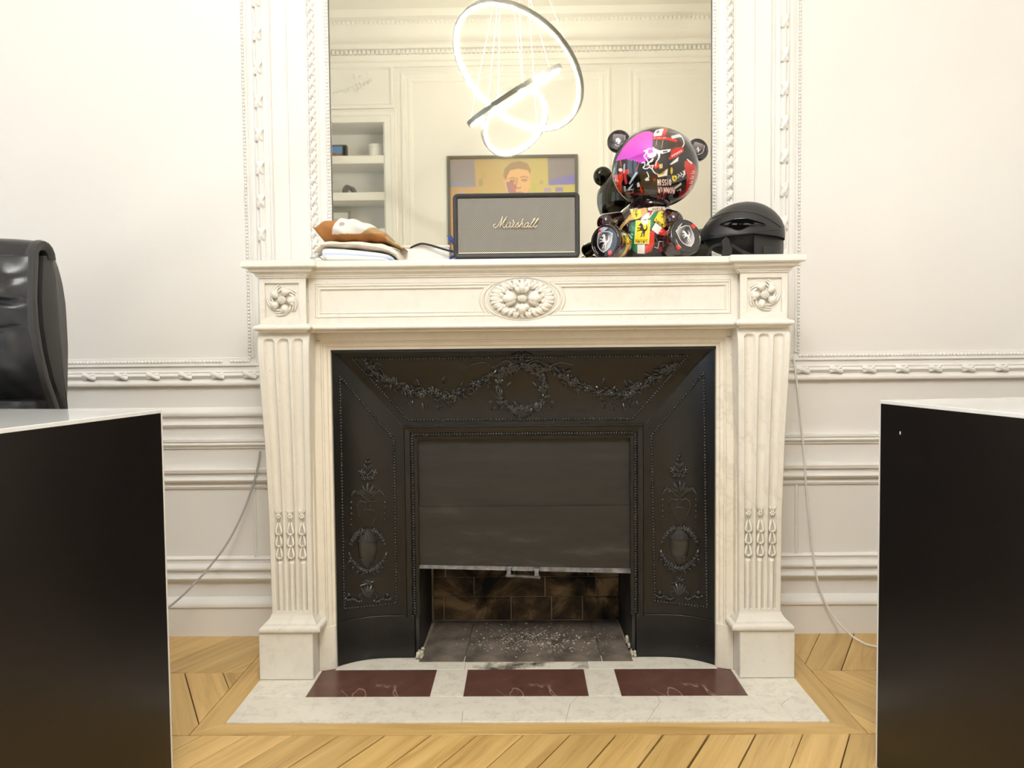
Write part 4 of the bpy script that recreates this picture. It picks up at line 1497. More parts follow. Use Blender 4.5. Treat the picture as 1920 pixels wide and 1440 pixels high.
# ================================================================== PRINT CANVAS (flat printed artwork on objects)
class Canvas:
    def __init__(self, w, h, bg):
        self.w, self.h = w, h
        self.a = np.zeros((h, w, 3))
        self.a[:] = bg
        self.X, self.Y = np.meshgrid(np.arange(w) + 0.5, np.arange(h) + 0.5)

    def put(self, mask, col):
        if callable(col):
            self.a[mask] = col(self.X[mask], self.Y[mask])
        else:
            self.a[mask] = col

    def poly(self, pts, col):
        X, Y = self.X, self.Y
        ins_ = np.zeros(X.shape, bool)
        n = len(pts)
        for i in range(n):
            x0, y0 = pts[i]
            x1, y1 = pts[(i + 1) % n]
            if y0 == y1:
                continue
            c = (y0 > Y) != (y1 > Y)
            ins_ ^= c & (X < (x1 - x0) * (Y - y0) / (y1 - y0) + x0)
        self.put(ins_, col)

    def ellipse(self, cx, cy, rx, ry, col):
        self.put(((self.X - cx) / rx) ** 2 + ((self.Y - cy) / ry) ** 2 <= 1, col)

    def line(self, pts, w, col, closed=False):
        m = np.zeros(self.X.shape, bool)
        P = list(pts) + ([pts[0]] if closed else [])
        for (x0, y0), (x1, y1) in zip(P, P[1:]):
            dx, dy = x1 - x0, y1 - y0
            L = dx * dx + dy * dy + 1e-9
            tt = np.clip(((self.X - x0) * dx + (self.Y - y0) * dy) / L, 0, 1)
            m |= (self.X - x0 - tt * dx) ** 2 + (self.Y - y0 - tt * dy) ** 2 <= (w / 2) ** 2
        self.put(m, col)

    def sample(self, x, y, soft=1):
        if not getattr(self, 'done', False):
            self.done = True
            for _ in range(soft):
                b = np.pad(self.a, ((1, 1), (1, 1), (0, 0)), 'edge')
                self.a = (b[:-2, 1:-1] + b[2:, 1:-1] + b[1:-1, :-2] + b[1:-1, 2:] + 2 * b[1:-1, 1:-1]) / 6
        x = np.clip(np.asarray(x, float) - 0.5, 0, self.w - 1.001)
        y = np.clip(np.asarray(y, float) - 0.5, 0, self.h - 1.001)
        i, j = x.astype(int), y.astype(int)
        fx_, fy_ = (x - i)[:, None], (y - j)[:, None]
        A = self.a
        return (A[j, i] * (1 - fx_) + A[j, i + 1] * fx_) * (1 - fy_) + (A[j + 1, i] * (1 - fx_) + A[j + 1, i + 1] * fx_) * fy_


GLYPH = {'F': [[(0, 1), (0, 0), (.8, 0)], [(0, .45), (.6, .45)]], 'e': [[(0, .68), (.7, .68), (.7, .45), (.35, .35), (0, .5), (0, .85), (.35, 1), (.7, .9)]],
         'r': [[(0, 1), (0, .4)], [(0, .55), (.3, .4), (.6, .4)]], 'a': [[(.1, .45), (.6, .4), (.65, 1)], [(.65, .65), (.1, .7), (.1, .95), (.6, .95)]], 'i': [[(.2, 1), (.2, .4)], [(.2, .2), (.2, .16)]],
         'M': [[(0, 1), (0, 0), (.4, .6), (.8, 0), (.8, 1)]], 'I': [[(.3, 0), (.3, 1)]], 'S': [[(.75, .12), (.35, 0), (0, .2), (.1, .45), (.65, .55), (.75, .8), (.4, 1), (0, .88)]],
         'O': [[(.4, 0), (.75, .25), (.75, .75), (.4, 1), (.05, .75), (.05, .25), (.4, 0)]], 'N': [[(0, 1), (0, 0), (.75, 1), (.75, 0)]], 'W': [[(0, 0), (.2, 1), (.42, .4), (.64, 1), (.85, 0)]],
         'R': [[(0, 1), (0, 0), (.6, .05), (.65, .4), (0, .5), (.7, 1)]], 'L': [[(0, 0), (0, 1), (.65, 1)]], 'D': [[(0, 0), (0, 1), (.5, .9), (.72, .5), (.5, .1), (0, 0)]], 'C': [[(.7, .12), (.35, 0), (.02, .3), (.02, .7), (.35, 1), (.7, .88)]], 'H': [[(0, 0), (0, 1)], [(.7, 0), (.7, 1)], [(0, .5), (.7, .5)]], 'A': [[(0, 1), (.36, 0), (.72, 1)], [(.15, .6), (.57, .6)]], 'P': [[(0, 1), (0, 0), (.6, .05), (.65, .45), (0, .52)]],
         '1': [[(.1, .2), (.4, 0), (.4, 1)]], '6': [[(.6, 0), (.1, .4), (.05, .8), (.4, 1), (.7, .8), (.6, .5), (.15, .55)]], '0': [[(.4, 0), (.75, .25), (.75, .75), (.4, 1), (.05, .75), (.05, .25), (.4, 0)]]}
HORSE = [(.36, 1.0), (.29, .94), (.18, .845), (.20, .795), (.30, .82), (.36, .78), (.33, .67), (.22, .67), (.08, .71), (.04, .60), (.10, .58), (.12, .645), (.24, .60), (.33, .57), (.25, .52), (.13, .52), (.08, .455), (.02, .45), (.03, .405), (.12, .41), (.17, .47), (.28, .455), (.39, .47), (.48, .45), (.54, .41),
         (.50, .32), (.40, .27), (.44, .18), (.36, .09), (.34, .03), (.43, .03), (.51, .16), (.50, .25), (.60, .29), (.62, .20), (.58, .12), (.62, .02), (.71, .02), (.68, .10), (.72, .20), (.75, .32), (.76, .42), (.85, .44), (.95, .54), (.99, .68), (.93, .83), (.85, .88), (.90, .74), (.87, .62), (.80, .545), (.72, .53), (.66, .57), (.60, .67), (.59, .79), (.54, .89), (.47, .965), (.40, .975)]


def text(cv, s, x, y, w, h, lw, col, adv=1.15, skew=0.0, drop=0.0):
    for k, ch in enumerate(s):
        for st in GLYPH[ch]:
            cv.line([(x + k * w * adv + gx * w + (1 - gy) * skew * h, y + gy * h + drop * (k * w * adv + gx * w)) for gx, gy in st], lw, col)


def horse(cv, cx, cy, h, col, ang=0.0):
    w = h * 0.78
    ca, sa = math.cos(ang), math.sin(ang)
    pts = []
    for a, b in HORSE:
        x, y = (a - .5) * w, (.5 - b) * h
        pts.append((cx + x * ca - y * sa, cy + x * sa + y * ca))
    cv.poly(pts, col)


def shield_pts(cx, cy, w, h, ang=0.0):
    pts = []
    for a, b in ((-.5, -.42), (-.25, -.5), (.25, -.5), (.5, -.42), (.5, .0), (.42, .22), (.25, .38), (0, .5), (-.25, .38), (-.42, .22), (-.5, 0)):
        x, y = a * w, b * h
        pts.append((cx + x * math.cos(ang) - y * math.sin(ang), cy + x * math.sin(ang) + y * math.cos(ang)))
    return pts


def to_lin(c):
    c = np.asarray(c, float) / 255.0
    return np.where(c <= 0.04045, c / 12.92, ((c + 0.055) / 1.055) ** 2.4)


def hexes(x, y, s, bg, fg, lw=0.10):
    """honeycomb of thin lines"""
    q = np.stack([np.asarray(x) / s, np.asarray(y) / s], -1)
    r = np.array([1.0, 1.7320508])
    a = np.mod(q, r) - r / 2
    b = np.mod(q - r / 2, r) - r / 2
    g = np.where((np.sum(a * a, -1) < np.sum(b * b, -1))[..., None], a, b)
    ag = np.abs(g)
    d = np.maximum(ag[..., 0], ag[..., 0] * 0.5 + ag[..., 1] * 0.8660254)
    return np.where((d > 0.5 - lw)[..., None], np.array(fg), np.array(bg))


def colored(name, pts, faces, Mx, colfn, mat, parent, smooth=180, label=None):
    """pts local (n,3); colfn(local pts) -> sRGB 0..255"""
    P = np.asarray(pts, float)
    mb = MB()
    mb.add([tuple(p) for p in P], faces, Mx)
    lc = to_lin(colfn(P))
    mb.c = np.concatenate([lc, np.ones((len(P), 1))], 1)
    return part(name, mb, mat, parent, smooth, label=label)


def sphere_pts(r, nu, nv):
    m = MB().ell((0, 0, 0), (r[0], r[2], r[1]), Matrix.Rotation(PI / 2, 3, 'X'), nu, nv)
    return [tuple(v) for v in m.v], m.f


def lathe_pts(prof, n):
    pts, fs = [], []
    for r, z in prof:
        for k in range(n):
            pts.append((r * math.cos(2 * PI * k / n), r * math.sin(2 * PI * k / n), z))
    for i in range(len(prof) - 1):
        for k in range(n):
            fs.append((i * n + k, i * n + (k + 1) % n, (i + 1) * n + (k + 1) % n, (i + 1) * n + k))
    fs.append(tuple(range(n - 1, -1, -1)))
    fs.append(tuple((len(prof) - 1) * n + k for k in range(n)))
    return pts, fs


def frame_to(pos, normal, roll=0.0):
    """matrix whose local z is the normal, local y as upright as possible"""
    n_ = Vector(normal).normalized()
    u = Vector((0, 0, 1)) - n_ * n_.z
    u.normalize()
    r_ = u.cross(n_)
    Mx = Matrix(((r_.x, u.x, n_.x, pos[0]), (r_.y, u.y, n_.y, pos[1]), (r_.z, u.z, n_.z, pos[2]), (0, 0, 0, 1)))
    return Mx @ Matrix.Rotation(roll, 4, 'Z')


SH = ZS1        # top of the mantel shelf

# ================================================================== LOUDSPEAKER
YF = -0.326
a, b = atY(850, 484, YF), atY(1087, 358, YF)
x0, x1, z0, z1 = float(a[0]), float(b[0]), SH + 0.003, float(atY(968, 361, YF)[2])
sp = thing('loudspeaker', 'black retro loudspeaker with grey woven grille in the middle of the mantel', 'speaker', ((x0 + x1) / 2, -0.25, SH))


def rrect(x0, x1, z0, z1, r, n=5):
    out = []
    for cx, cz, a0 in ((x1 - r, z0 + r, -PI / 2), (x1 - r, z1 - r, 0), (x0 + r, z1 - r, PI / 2), (x0 + r, z0 + r, PI)):
        for i in range(n + 1):
            a_ = a0 + PI / 2 * i / n
            out.append((cx + r * math.cos(a_), cz + r * math.sin(a_)))
    return out


rings = []
for ins_, y in ((0.0125, YF + 0.010), (0.0115, YF + 0.002), (0.008, YF), (0.003, YF), (0.0008, YF + 0.002), (0.0, YF + 0.005), (0.0, YF + 0.135), (0.002, YF + 0.14), (0.006, YF + 0.142)):
    rings.append([(x_, y, z_) for x_, z_ in rrect(x0 + ins_, x1 - ins_, z0 + ins_, z1 - ins_, max(0.0125 - ins_, 0.003))])
part('cabinet', MB().loft(rings), M['vinyl'], sp, 30)
part('grille', MB().box(x0 + 0.012, x1 - 0.012, YF + 0.004, YF + 0.012, z0 + 0.012, z1 - 0.012), M['grille'], sp)
part('trim_strip', MB().box(x0 + 0.013, x1 - 0.013, YF + 0.0012, YF + 0.006, z0 + 0.0125, z0 + 0.0145), M['gold'], sp, label='thin pale gold trim strip')
STROKES = [
    [(430, 445), (390, 455), (372, 495), (390, 535), (435, 540), (490, 500), (540, 430), (590, 330), (627, 232)],
    [(627, 232), (600, 350), (572, 450), (550, 532)], [(553, 525), (600, 440), (680, 330), (757, 228)], [(757, 228), (690, 340), (635, 450), (640, 520), (680, 540), (722, 508)],
    [(862, 408), (800, 408), (740, 460), (725, 515), (760, 537), (812, 500), (853, 415), (830, 490), (832, 530), (862, 535), (890, 500)],
    [(890, 500), (922, 420), (932, 345), (918, 335), (925, 385), (962, 402), (930, 470), (910, 518), (940, 537), (980, 500)],
    [(980, 500), (1035, 430), (1078, 383), (1052, 430), (1062, 490), (1030, 537), (985, 525), (1000, 495)], [(1030, 537), (1070, 515), (1110, 470)],
    [(1192, 297), (1150, 400), (1095, 532)], [(1110, 485), (1160, 422), (1190, 430), (1165, 500), (1180, 532), (1222, 510)],
    [(1352, 405), (1290, 412), (1240, 465), (1225, 518), (1265, 537), (1312, 495), (1352, 412), (1330, 490), (1335, 532), (1370, 515)],
    [(1370, 515), (1440, 420), (1508, 325), (1525, 287), (1500, 292), (1440, 400), (1395, 480), (1395, 525), (1430, 532), (1470, 500)],
    [(1470, 500), (1540, 410), (1603, 325), (1625, 286), (1600, 290), (1540, 390), (1495, 480), (1495, 525), (1535, 527), (1580, 480)]]
lm = MB()
for st in STROKES:
    pts = [atY(900 + p[0] / 14.77, 390 + p[1] / 14.77, YF - 0.001) for p in spline(st, 5)]
    lm.tube(pts, 0.00085, 6)
part('script_logo', lm, M['gold'], sp, 60, label='raised cream script lettering')
# mains lead from the box to the speaker
pts = [atY(px, py, Y) for px, py, Y in spline([(757, 466, -0.20), (770, 464, -0.21), (782, 459, -0.215), (792, 457, -0.22), (808, 460, -0.225), (828, 466, -0.23), (846, 471, -0.235), (862, 474, -0.24)], 5)]
o = part('power_cord', MB().tube(pts, 0.0028, 8), M['black_cable'], None, 60)
tag(o, 'short black power cord running over the white box into the speaker', 'cord')
bl = MB()
for q in ([(839, 441), (843, 446), (849, 453), (852, 456)], [(845, 443), (848, 449), (852, 452)]):
    bl.tube([atY(p[0], p[1], -0.20) for p in spline(q, 4)], [0.0012 + 0.0055 * i / (4 * (len(q) - 1)) for i in range(4 * (len(q) - 1) + 1)], 7)
pts = spline([(852, 454), (858, 463), (858, 474), (848, 482), (837, 485)], 4)
bl.tube([np.maximum(atY(p[0], p[1], -0.20), [-9, -9, SH + 0.0036]) for p in pts], 0.0034, 7)
o = part('blue_strap', bl, M['blue'], None, 60)
tag(o, 'small blue plastic strap end beside the loudspeaker', 'strap')


# ================================================================== THINGS LEFT ON THE MANTEL
def stations_loft(st, Yf, depth, zmin=None, n=28, ex=2.6, taper=None, sag=None):
    """st: (px, top, bottom) stations; cross-section is a superellipse in y/z. returns pts, faces"""
    rings = []
    for i, (px, yt, yb) in enumerate(st):
        t_, b_ = atY(px, yt, Yf), atY(px, yb, Yf)
        zt, zb = t_[2], b_[2]
        if zmin is not None:
            zb = max(zb, zmin)
            zt = max(zt, zb + 0.002)
        hz, cz = (zt - zb) / 2, (zt + zb) / 2
        k = 1.0 if taper is None else taper(i / (len(st) - 1))
        hd = depth / 2 * k
        cy = Yf + depth / 2
        r_ = []
        for j in range(n):
            a_ = 2 * PI * j / n
            c_, s_ = math.cos(a_), math.sin(a_)
            yy = cy + hd * math.copysign(abs(c_) ** (2 / ex), c_)
            zz = cz + hz * math.copysign(abs(s_) ** (2 / ex), s_)
            r_.append((t_[0], yy, zz))
        rings.append(r_)
    m_ = MB().loft(rings)
    return [tuple(v) for v in m_.v], m_.f


def photo_xy(P):
    d = P - CAM
    z = d @ FWD
    return 960 + FPX * (d @ RGT) / z, 720 - FPX * (d @ UPV) / z


def dense(tab, n):
    xs = [t_[0] for t_ in tab]
    out = []
    for i in range(n + 1):
        x = xs[0] + (xs[-1] - xs[0]) * i / n
        out.append((x, np.interp(x, xs, [t_[1] for t_ in tab]), np.interp(x, xs, [t_[2] for t_ in tab])))
    return out


wr_ = lambda: None
# blue and white folded cloth (bottom of the pile)
cl = thing('folded_blue_cloth', 'folded white cloth with a pale blue stripe at the bottom of the pile', 'cloth', (-0.42, -0.25, SH))
st = dense([(604, 463, 490), (612, 461.5, 490), (640, 463, 490), (680, 467, 490), (710, 471, 490), (726, 475, 490), (736, 481, 490), (739, 487, 490)], 30)
P, F_ = stations_loft(st, -0.325, 0.19, SH, 36, 3.5)


def blue_col(p):
    Z = p[:, 2]
    x = p[:, 0]
    top = np.interp(x, [-0.5, -0.41, -0.33], [1.086, 1.082, 1.074])
    d = (top - Z) / 0.026
    c = np.tile(np.array([226, 226, 226.]), (len(p), 1))
    m = (d > 0.08) & (d < 0.46)
    c[m] = (186, 199, 222)
    return c


colored('fold', P, F_, None, blue_col, M['print_cloth'], cl, 60)
st = dense([(612, 475, 492), (640, 475.5, 492), (690, 479, 492), (722, 482, 492), (728, 486, 492)], 12)
P, F_ = stations_loft(st, -0.3285, 0.17, SH, 28, 4.0)
colored('fold', P, F_, None, lambda p: np.tile(np.array([236, 232, 226.]), (len(p), 1)), M['print_cloth'], cl, 60)
# cream cloth folded over it
cl = thing('folded_cream_cloth', 'folded cream cloth lying on the blue striped cloth', 'cloth', (-0.42, -0.25, 1.085))
st = dense([(591, 462, 474), (595, 454, 472), (604, 450.5, 463), (625, 449, 463.5), (660, 449, 465), (690, 450, 468), (712, 453, 471.5), (728, 458, 476), (738, 463, 482), (745, 469, 489), (748, 477, 489)], 40)
P, F_ = stations_loft(st, -0.318, 0.20, None, 30, 2.6)
P = [(x, y - 0.002 * math.sin(x * 140), max(z + 0.0012 * math.sin(x * 90 + y * 60), SH + 0.0005)) for x, y, z in P]
m_ = MB()
m_.add(P, F_)
part('fold', m_, M['cream_cloth'], cl, 60)
part('fold_edge', MB().tube([atY(p[0], p[1], -0.3215) for p in spline([(600, 458), (625, 456), (660, 457), (690, 460), (715, 464), (732, 470), (744, 476)], 4)], 0.0026, 6), M['cream_cloth'], cl, 60)
# patchwork pouch on top
po = thing('patchwork_pouch', 'slumped brown, white and beige pouch on top of the cloth pile', 'pouch', (-0.45, -0.25, 1.10))
st = dense([(578.5, 420.5, 422), (584, 417, 430), (590, 413, 439), (598, 408.5, 450.5), (612, 404.5, 450.5), (636, 401.5, 450), (655, 404, 450), (680, 411, 450), (700, 420, 451), (715, 430, 453), (730, 442.5, 455), (742, 454, 460.5), (753, 461, 463)], 150)
P, F_ = stations_loft(st, -0.315, 0.15, None, 110, 2.2, lambda u: 0.35 + 0.65 * math.sin(PI * min(max(u * 0.9 + 0.06, 0), 1)) ** 0.6)
P = [(x, y - 0.004 * math.sin(x * 75 + z * 120), z + 0.0016 * math.sin(x * 160)) for x, y, z in P]


def pouch_col(p):
    X, Y = p[:, 0], p[:, 2]
    # pattern laid out in the pouch's own x / z
    u = (X + 0.53) / 0.24
    v = (Y - 1.1125) / 0.066
    c = np.tile(np.array([176, 146, 104.]), (len(p), 1))
    white = (u > 0.235 + (v - 0.3) * 0.10) & (u < 0.56 + (v - 0.3) * 0.45) & (v > 0.26)
    brown = (u <= 0.235 + (v - 0.3) * 0.10) | ((v <= 0.26 - 0.02 * u) & (u < 0.80))
    c[white] = (226, 221, 214)
    st_ = ((u - 0.34) / 0.03) ** 2 + ((v - 0.64) / 0.09) ** 2 < 1
    c[white & st_] = (172, 158, 140)
    c[brown] = (166, 112, 58)
    return c


colored('pouch_body', P, F_, None, pouch_col, M['print_cloth'], po, 60)
zm = MB()
for k in range(9):
    p = atY(742 + k * 1.6, 455 + k * 1.1, -0.285)
    zm.box(p[0] - 0.0012, p[0] + 0.0010, p[1] - 0.004, p[1] + 0.004, p[2] - 0.0025, p[2] + 0.0025)
part('zip', zm, M['brass'], po, None, label='brass zip end')
# white crumpled tissue at the end of the pile
tm = MB()
for k in range(5):
    c = atY(588 + k * 3.4, 482 - (k % 3) * 5, -0.29 + 0.01 * k)
    c[2] = max(c[2], SH + 0.004)
    pts, fs = [], []
    for j in range(4):
        for i in range(4):
            pts.append((c[0] + (i - 1.5) * 0.006 + rnd.uniform(-.002, .002), c[1] + (j - 1.5) * 0.006 + rnd.uniform(-.003, .003), max(c[2] + (1.5 - i) * 0.004 * (1 if k % 2 else -0.4) + rnd.uniform(-.003, .003), SH + 0.0003)))
    fs = [(j * 4 + i, j * 4 + i + 1, j * 4 + i + 5, j * 4 + i + 4) for j in range(3) for i in range(3)]
    tm.add(pts, fs)
o = part('tissue', tm, M['paper'], None, None)
so = o.modifiers.new('thick', 'SOLIDIFY')
so.thickness = 0.0008
tag(o, 'crumpled white tissue at the left end of the cloth pile', 'tissue')
# low white box behind
bxr = thing('white_box', 'low white card box between the cloth pile and the loudspeaker', 'box', (-0.27, -0.16, SH))
xa, xb = float(atY(750, 470, -0.21)[0]), float(atY(843, 470, -0.21)[0])
zt = float(atY(790, 463.5, -0.21)[2])
part('box_body', MB().box(xa, xb, -0.21, -0.06, SH, zt), M['white_card'], bxr, None, 0.002)
part('box_lid', MB().box(xa - 0.0005, xb + 0.0015, -0.2125, -0.058, zt - 0.002, zt + 0.005), plain('pinkish_card', (0.80, 0.73, 0.69), 0.6), bxr, None, 0.0015)

# ================================================================== BEAR STATUE
YB_ = -0.205
hc = atY(1228.5, 315, YB_)
bear = thing('bear_statue', 'glossy black seated bear statue printed with racing graphics', 'statue', (float(hc[0]), -0.21, SH))
K = (YB_ - CAM[1]) / FPX        # metres per photo pixel at the bear
BLK = (14, 11, 13)
# --- head print, laid out on a sheet 1890 x 1440 wrapped over the face
SCL = 3.0


def S(pts):
    return [(x / SCL, y / SCL) for x, y in pts]


cv = Canvas(630, 480, BLK)


def mag(X, Y):
    t_ = np.clip((Y * SCL - 170) / 480, 0, 1)[:, None]
    return np.array([238, 88, 190]) * (1 - t_) + np.array([196, 62, 206]) * t_


RED, WHT, GRY, YEL = (214, 44, 30), (238, 236, 234), (62, 56, 52), (240, 205, 30)
hx_, hy_ = cv.X * SCL, cv.Y * SCL
hm = hexes(hx_, hy_, 95.0, BLK, (86, 30, 30), 0.035)
cv.a[hy_ > 1060] = hm[hy_ > 1060]
cv.poly(S([(660, 1290), (760, 1230), (900, 1260), (1000, 1230), (1180, 1290), (1240, 1380), (1120, 1430), (820, 1420), (700, 1380)]), (48, 38, 28))
cv.poly(S([(720, 1300), (830, 1270), (880, 1330), (780, 1370)]), (78, 66, 46))
cv.poly(S([(960, 1300), (1080, 1270), (1120, 1330), (1000, 1380)]), (70, 55, 40))
cv.poly(S([(340, 612), (370, 540), (450, 420), (560, 300), (680, 215), (800, 172), (900, 172), (965, 205), (955, 300), (945, 420), (990, 470), (1000, 560), (860, 600), (830, 650), (740, 640), (640, 600), (540, 580), (440, 592)]), mag)
for q in range(4):
    cv.line(S([(560 + q * 50, 590 + q * 12), (700 + q * 30, 540 + q * 10), (840, 500 + q * 22)]), 7 - q, (172, 40, 170))
# driver's suit and arms
cv.poly(S([(1050, 520), (1300, 470), (1500, 480), (1640, 640), (1660, 850), (1560, 1100), (1350, 1150), (1230, 1050), (1010, 880), (990, 700)]), (34, 30, 30))
cv.poly(S([(1455, 650), (1560, 665), (1625, 740), (1650, 850), (1625, 1000), (1560, 1130), (1480, 1260), (1370, 1330), (1440, 1180), (1480, 1050), (1490, 880), (1450, 740)]), (196, 40, 28))
cv.poly(S([(1370, 1130), (1470, 1110), (1500, 1190), (1400, 1310), (1350, 1300)]), (150, 24, 20))
for k in range(4):
    y = 820 + k * 78
    cv.line(S([(1560 + 18 - k * 14, y), (1610 - k * 16, y + 6), (1600 - k * 16, y + 38), (1556 - k * 14, y + 32)]), 4, (232, 208, 200))
cv.poly(S([(1480, 630), (1500, 625), (1580, 690), (1565, 715)]), (228, 224, 216))
# helmet
cv.poly(S([(965, 235), (990, 170), (1060, 140), (1150, 135), (1290, 160), (1400, 240), (1460, 350), (1445, 440), (1300, 470), (1100, 450), (975, 430)]), (64, 56, 54))
cv.poly(S([(970, 200), (1000, 158), (1080, 140), (1130, 140), (1100, 250), (965, 255)]), WHT)
cv.poly(S([(1125, 140), (1185, 142), (1150, 255), (1090, 250)]), RED)
cv.poly(S([(1000, 190), (1040, 160), (1060, 190), (1020, 220)]), (120, 116, 112))
cv.poly(S([(950, 262), (1080, 262), (1250, 290), (1340, 325), (1325, 362), (1180, 320), (950, 300)]), RED)
text(cv, 'MISSION', 970 / SCL, 272 / SCL, 6, 6, 1.2, WHT, 1.6)
cv.poly(S([(950, 298), (1180, 318), (1320, 360), (1290, 432), (1150, 448), (1050, 425), (965, 380)]), (54, 40, 34))
cv.line(S([(1020, 310), (1005, 390)]), 2.5, (190, 180, 170))
cv.line(S([(1115, 320), (1095, 435)]), 2.5, (190, 180, 170))
cv.poly(S([(1240, 262), (1380, 238), (1405, 285), (1255, 305)]), WHT)
for k in range(5):
    cv.line(S([(1265 + k * 26, 270), (1262 + k * 26, 292)]), 2, (60, 56, 54))
cv.line(S([(1400, 270), (1440, 340), (1445, 400), (1420, 440)]), 5, WHT)
cv.poly(S([(1340, 350), (1400, 360), (1410, 430), (1350, 420)]), (90, 30, 26))
cv.poly(S([(965, 425), (1060, 468), (1240, 460), (1220, 500), (1100, 525), (985, 490)]), (230, 228, 228))
cv.poly(S([(1110, 485), (1190, 480), (1180, 500), (1120, 505)]), (50, 44, 44))
cv.poly(S([(1235, 480), (1320, 440), (1430, 440), (1445, 500), (1330, 580), (1220, 620), (1200, 600), (1240, 560)]), (186, 40, 32))
for k in range(6):
    cv.line(S([(1248 + k * 28, 565 - k * 13), (1262 + k * 28, 552 - k * 13), (1266 + k * 28, 580 - k * 13)]), 2.6, WHT)
cv.poly(S([(1220, 690), (1360, 580), (1350, 650), (1240, 700)]), (222, 216, 212))
cv.poly(S([(1050, 680), (1110, 675), (1110, 740), (1060, 750)]), (206, 176, 110))
cv.poly(S([(960, 690), (1040, 640), (1050, 720), (990, 750)]), RED)
cv.poly(S([(1010, 800), (1050, 850), (1120, 830), (1190, 750), (1180, 860), (1040, 880)]), (226, 220, 206))
cv.line(S([(1015, 830), (1080, 835), (1170, 770)]), 5, (214, 176, 60))
cv.ellipse(1250 / SCL, 790 / SCL, 18 / SCL, 55 / SCL, (206, 180, 40))
cv.poly([p for p in shield_pts(1295 / SCL, 915 / SCL, 25, 32)], YEL)
horse(cv, 1295 / SCL, 912 / SCL, 20, (20, 16, 14))
for k in range(3):
    cv.line(S([(1350 + k * 38, 850 - k * 20), (1375 + k * 38, 870 - k * 20), (1350 + k * 40, 905 - k * 20)]), 4, WHT)
cv.line(S([(1450, 800), (1460, 860), (1420, 900)]), 5, WHT)
cv.poly(S([(1290, 1060), (1400, 980), (1405, 1020), (1310, 1080)]), (206, 190, 150))
cv.line(S([(1330, 1110), (1390, 1100), (1380, 1080), (1395, 1120)]), 3, WHT)
text(cv, 'MISSIO', 1030 / SCL, 915 / SCL, 10, 30, 4.5, (238, 214, 206), 1.22, 0.0, 0.05)
text(cv, 'WINNOW', 1035 / SCL, 1035 / SCL, 12.5, 30, 5.0, (238, 196, 190), 1.22, 0.0, 0.10)
cv.poly(S([(1000, 1240), (1060, 1130), (1110, 1110), (1050, 1240)]), (120, 18, 18))
cv.poly(S([(1080, 1240), (1130, 1130), (1180, 1120), (1130, 1230)]), (104, 16, 16))
cv.poly(S([(950, 900), (990, 880), (1005, 930), (960, 945)]), (150, 24, 22))
# white script
for q in ([(815, 470), (850, 462), (838, 520), (815, 545), (850, 590), (880, 640), (860, 690)], [(900, 640), (960, 590), (940, 630), (890, 650), (905, 700), (960, 690)], [(780, 650), (820, 640), (830, 690), (800, 720), (850, 740), (900, 720), (940, 740), (960, 700)],
          [(960, 420), (975, 480), (1060, 520), (1050, 590), (1010, 640), (1000, 700)], [(1030, 500), (1050, 560), (1030, 620)], [(940, 740), (970, 790), (1000, 820)], [(840, 900), (870, 880), (880, 920)], [(860, 790), (880, 830), (890, 870)]):
    cv.line([(p[0] / SCL, p[1] / SCL) for p in spline(q, 4)], 5.5, WHT)
# red racing car on the cheek
cv.poly(S([(300, 830), (380, 818), (460, 805), (470, 880), (430, 990), (440, 1100), (420, 1170), (350, 1130), (320, 1000)]), (226, 48, 26))
cv.poly(S([(385, 750), (440, 720), (470, 750), (560, 735), (575, 800), (520, 830), (430, 800)]), (206, 40, 28))
cv.ellipse(425 / SCL, 745 / SCL, 36 / SCL, 26 / SCL, (236, 226, 216))
cv.line(S([(425, 600), (440, 690)]), 5, (206, 70, 50))
cv.line(S([(735, 640), (690, 760)]), 4, (206, 60, 90))
text(cv, '16', 322 / SCL, 900 / SCL, 9, 13, 3.5, WHT, 1.3)
cv.ellipse(345 / SCL, 985 / SCL, 24 / SCL, 18 / SCL, (240, 120, 30))
for k in range(4):
    cv.line(S([(330, 1040 + k * 26), (410, 1032 + k * 26)]), 2.5, (250, 140, 90))
cv.poly(S([(560, 960), (680, 780), (720, 790), (640, 900), (580, 980)]), (176, 190, 206))
cv.poly(S([(480, 660), (510, 650), (500, 800), (470, 790)]), (160, 170, 196))
cv.poly(S([(470, 820), (520, 830), (540, 960), (500, 980)]), (190, 60, 60))
cv.poly(S([(540, 1040), (640, 960), (620, 1000), (560, 1080)]), (196, 204, 214))
cv.line(S([(520, 1070), (620, 1060)]), 4, WHT)
cv.line(S([(500, 1130), (630, 1110), (620, 1090)]), 5, (206, 70, 60))
cv.poly(S([(475, 1000), (510, 1010), (500, 1100), (475, 1090)]), (190, 190, 194))
cv.poly(S([(735, 1010), (760, 1010), (790, 1100), (760, 1110)]), (216, 36, 26))
cv.poly(S([(695, 960), (730, 940), (745, 1010), (700, 1030)]), (200, 200, 204))
cv.line(S([(650, 1130), (820, 1110)]), 3, (200, 60, 50))
cv.poly(S([(820, 900), (880, 870), (900, 920), (840, 930)]), (216, 212, 212))
cv.poly(S([(275, 780), (320, 690), (330, 730), (300, 840), (290, 980), (270, 1030)]), (150, 158, 168))
HRX, HRY, HRZ = 80 * K, 0.090, 73.5 * K


def face_uv(p, rx, ry, rz, nod, turn):
    """sheet coordinates of a print wrapped over an ellipsoid whose face is tipped down (nod) and turned aside"""
    q = np.stack([p[:, 0] / rx, p[:, 1] / ry, p[:, 2] / rz], -1)
    f = np.array([math.sin(turn) * math.cos(nod), -math.cos(turn) * math.cos(nod), -math.sin(nod)])
    r_ = np.array([math.cos(turn), math.sin(turn), 0])
    u_ = np.cross(r_, -f)
    u_ = u_ if u_[2] > 0 else -u_
    return q @ r_, q @ u_, q @ f


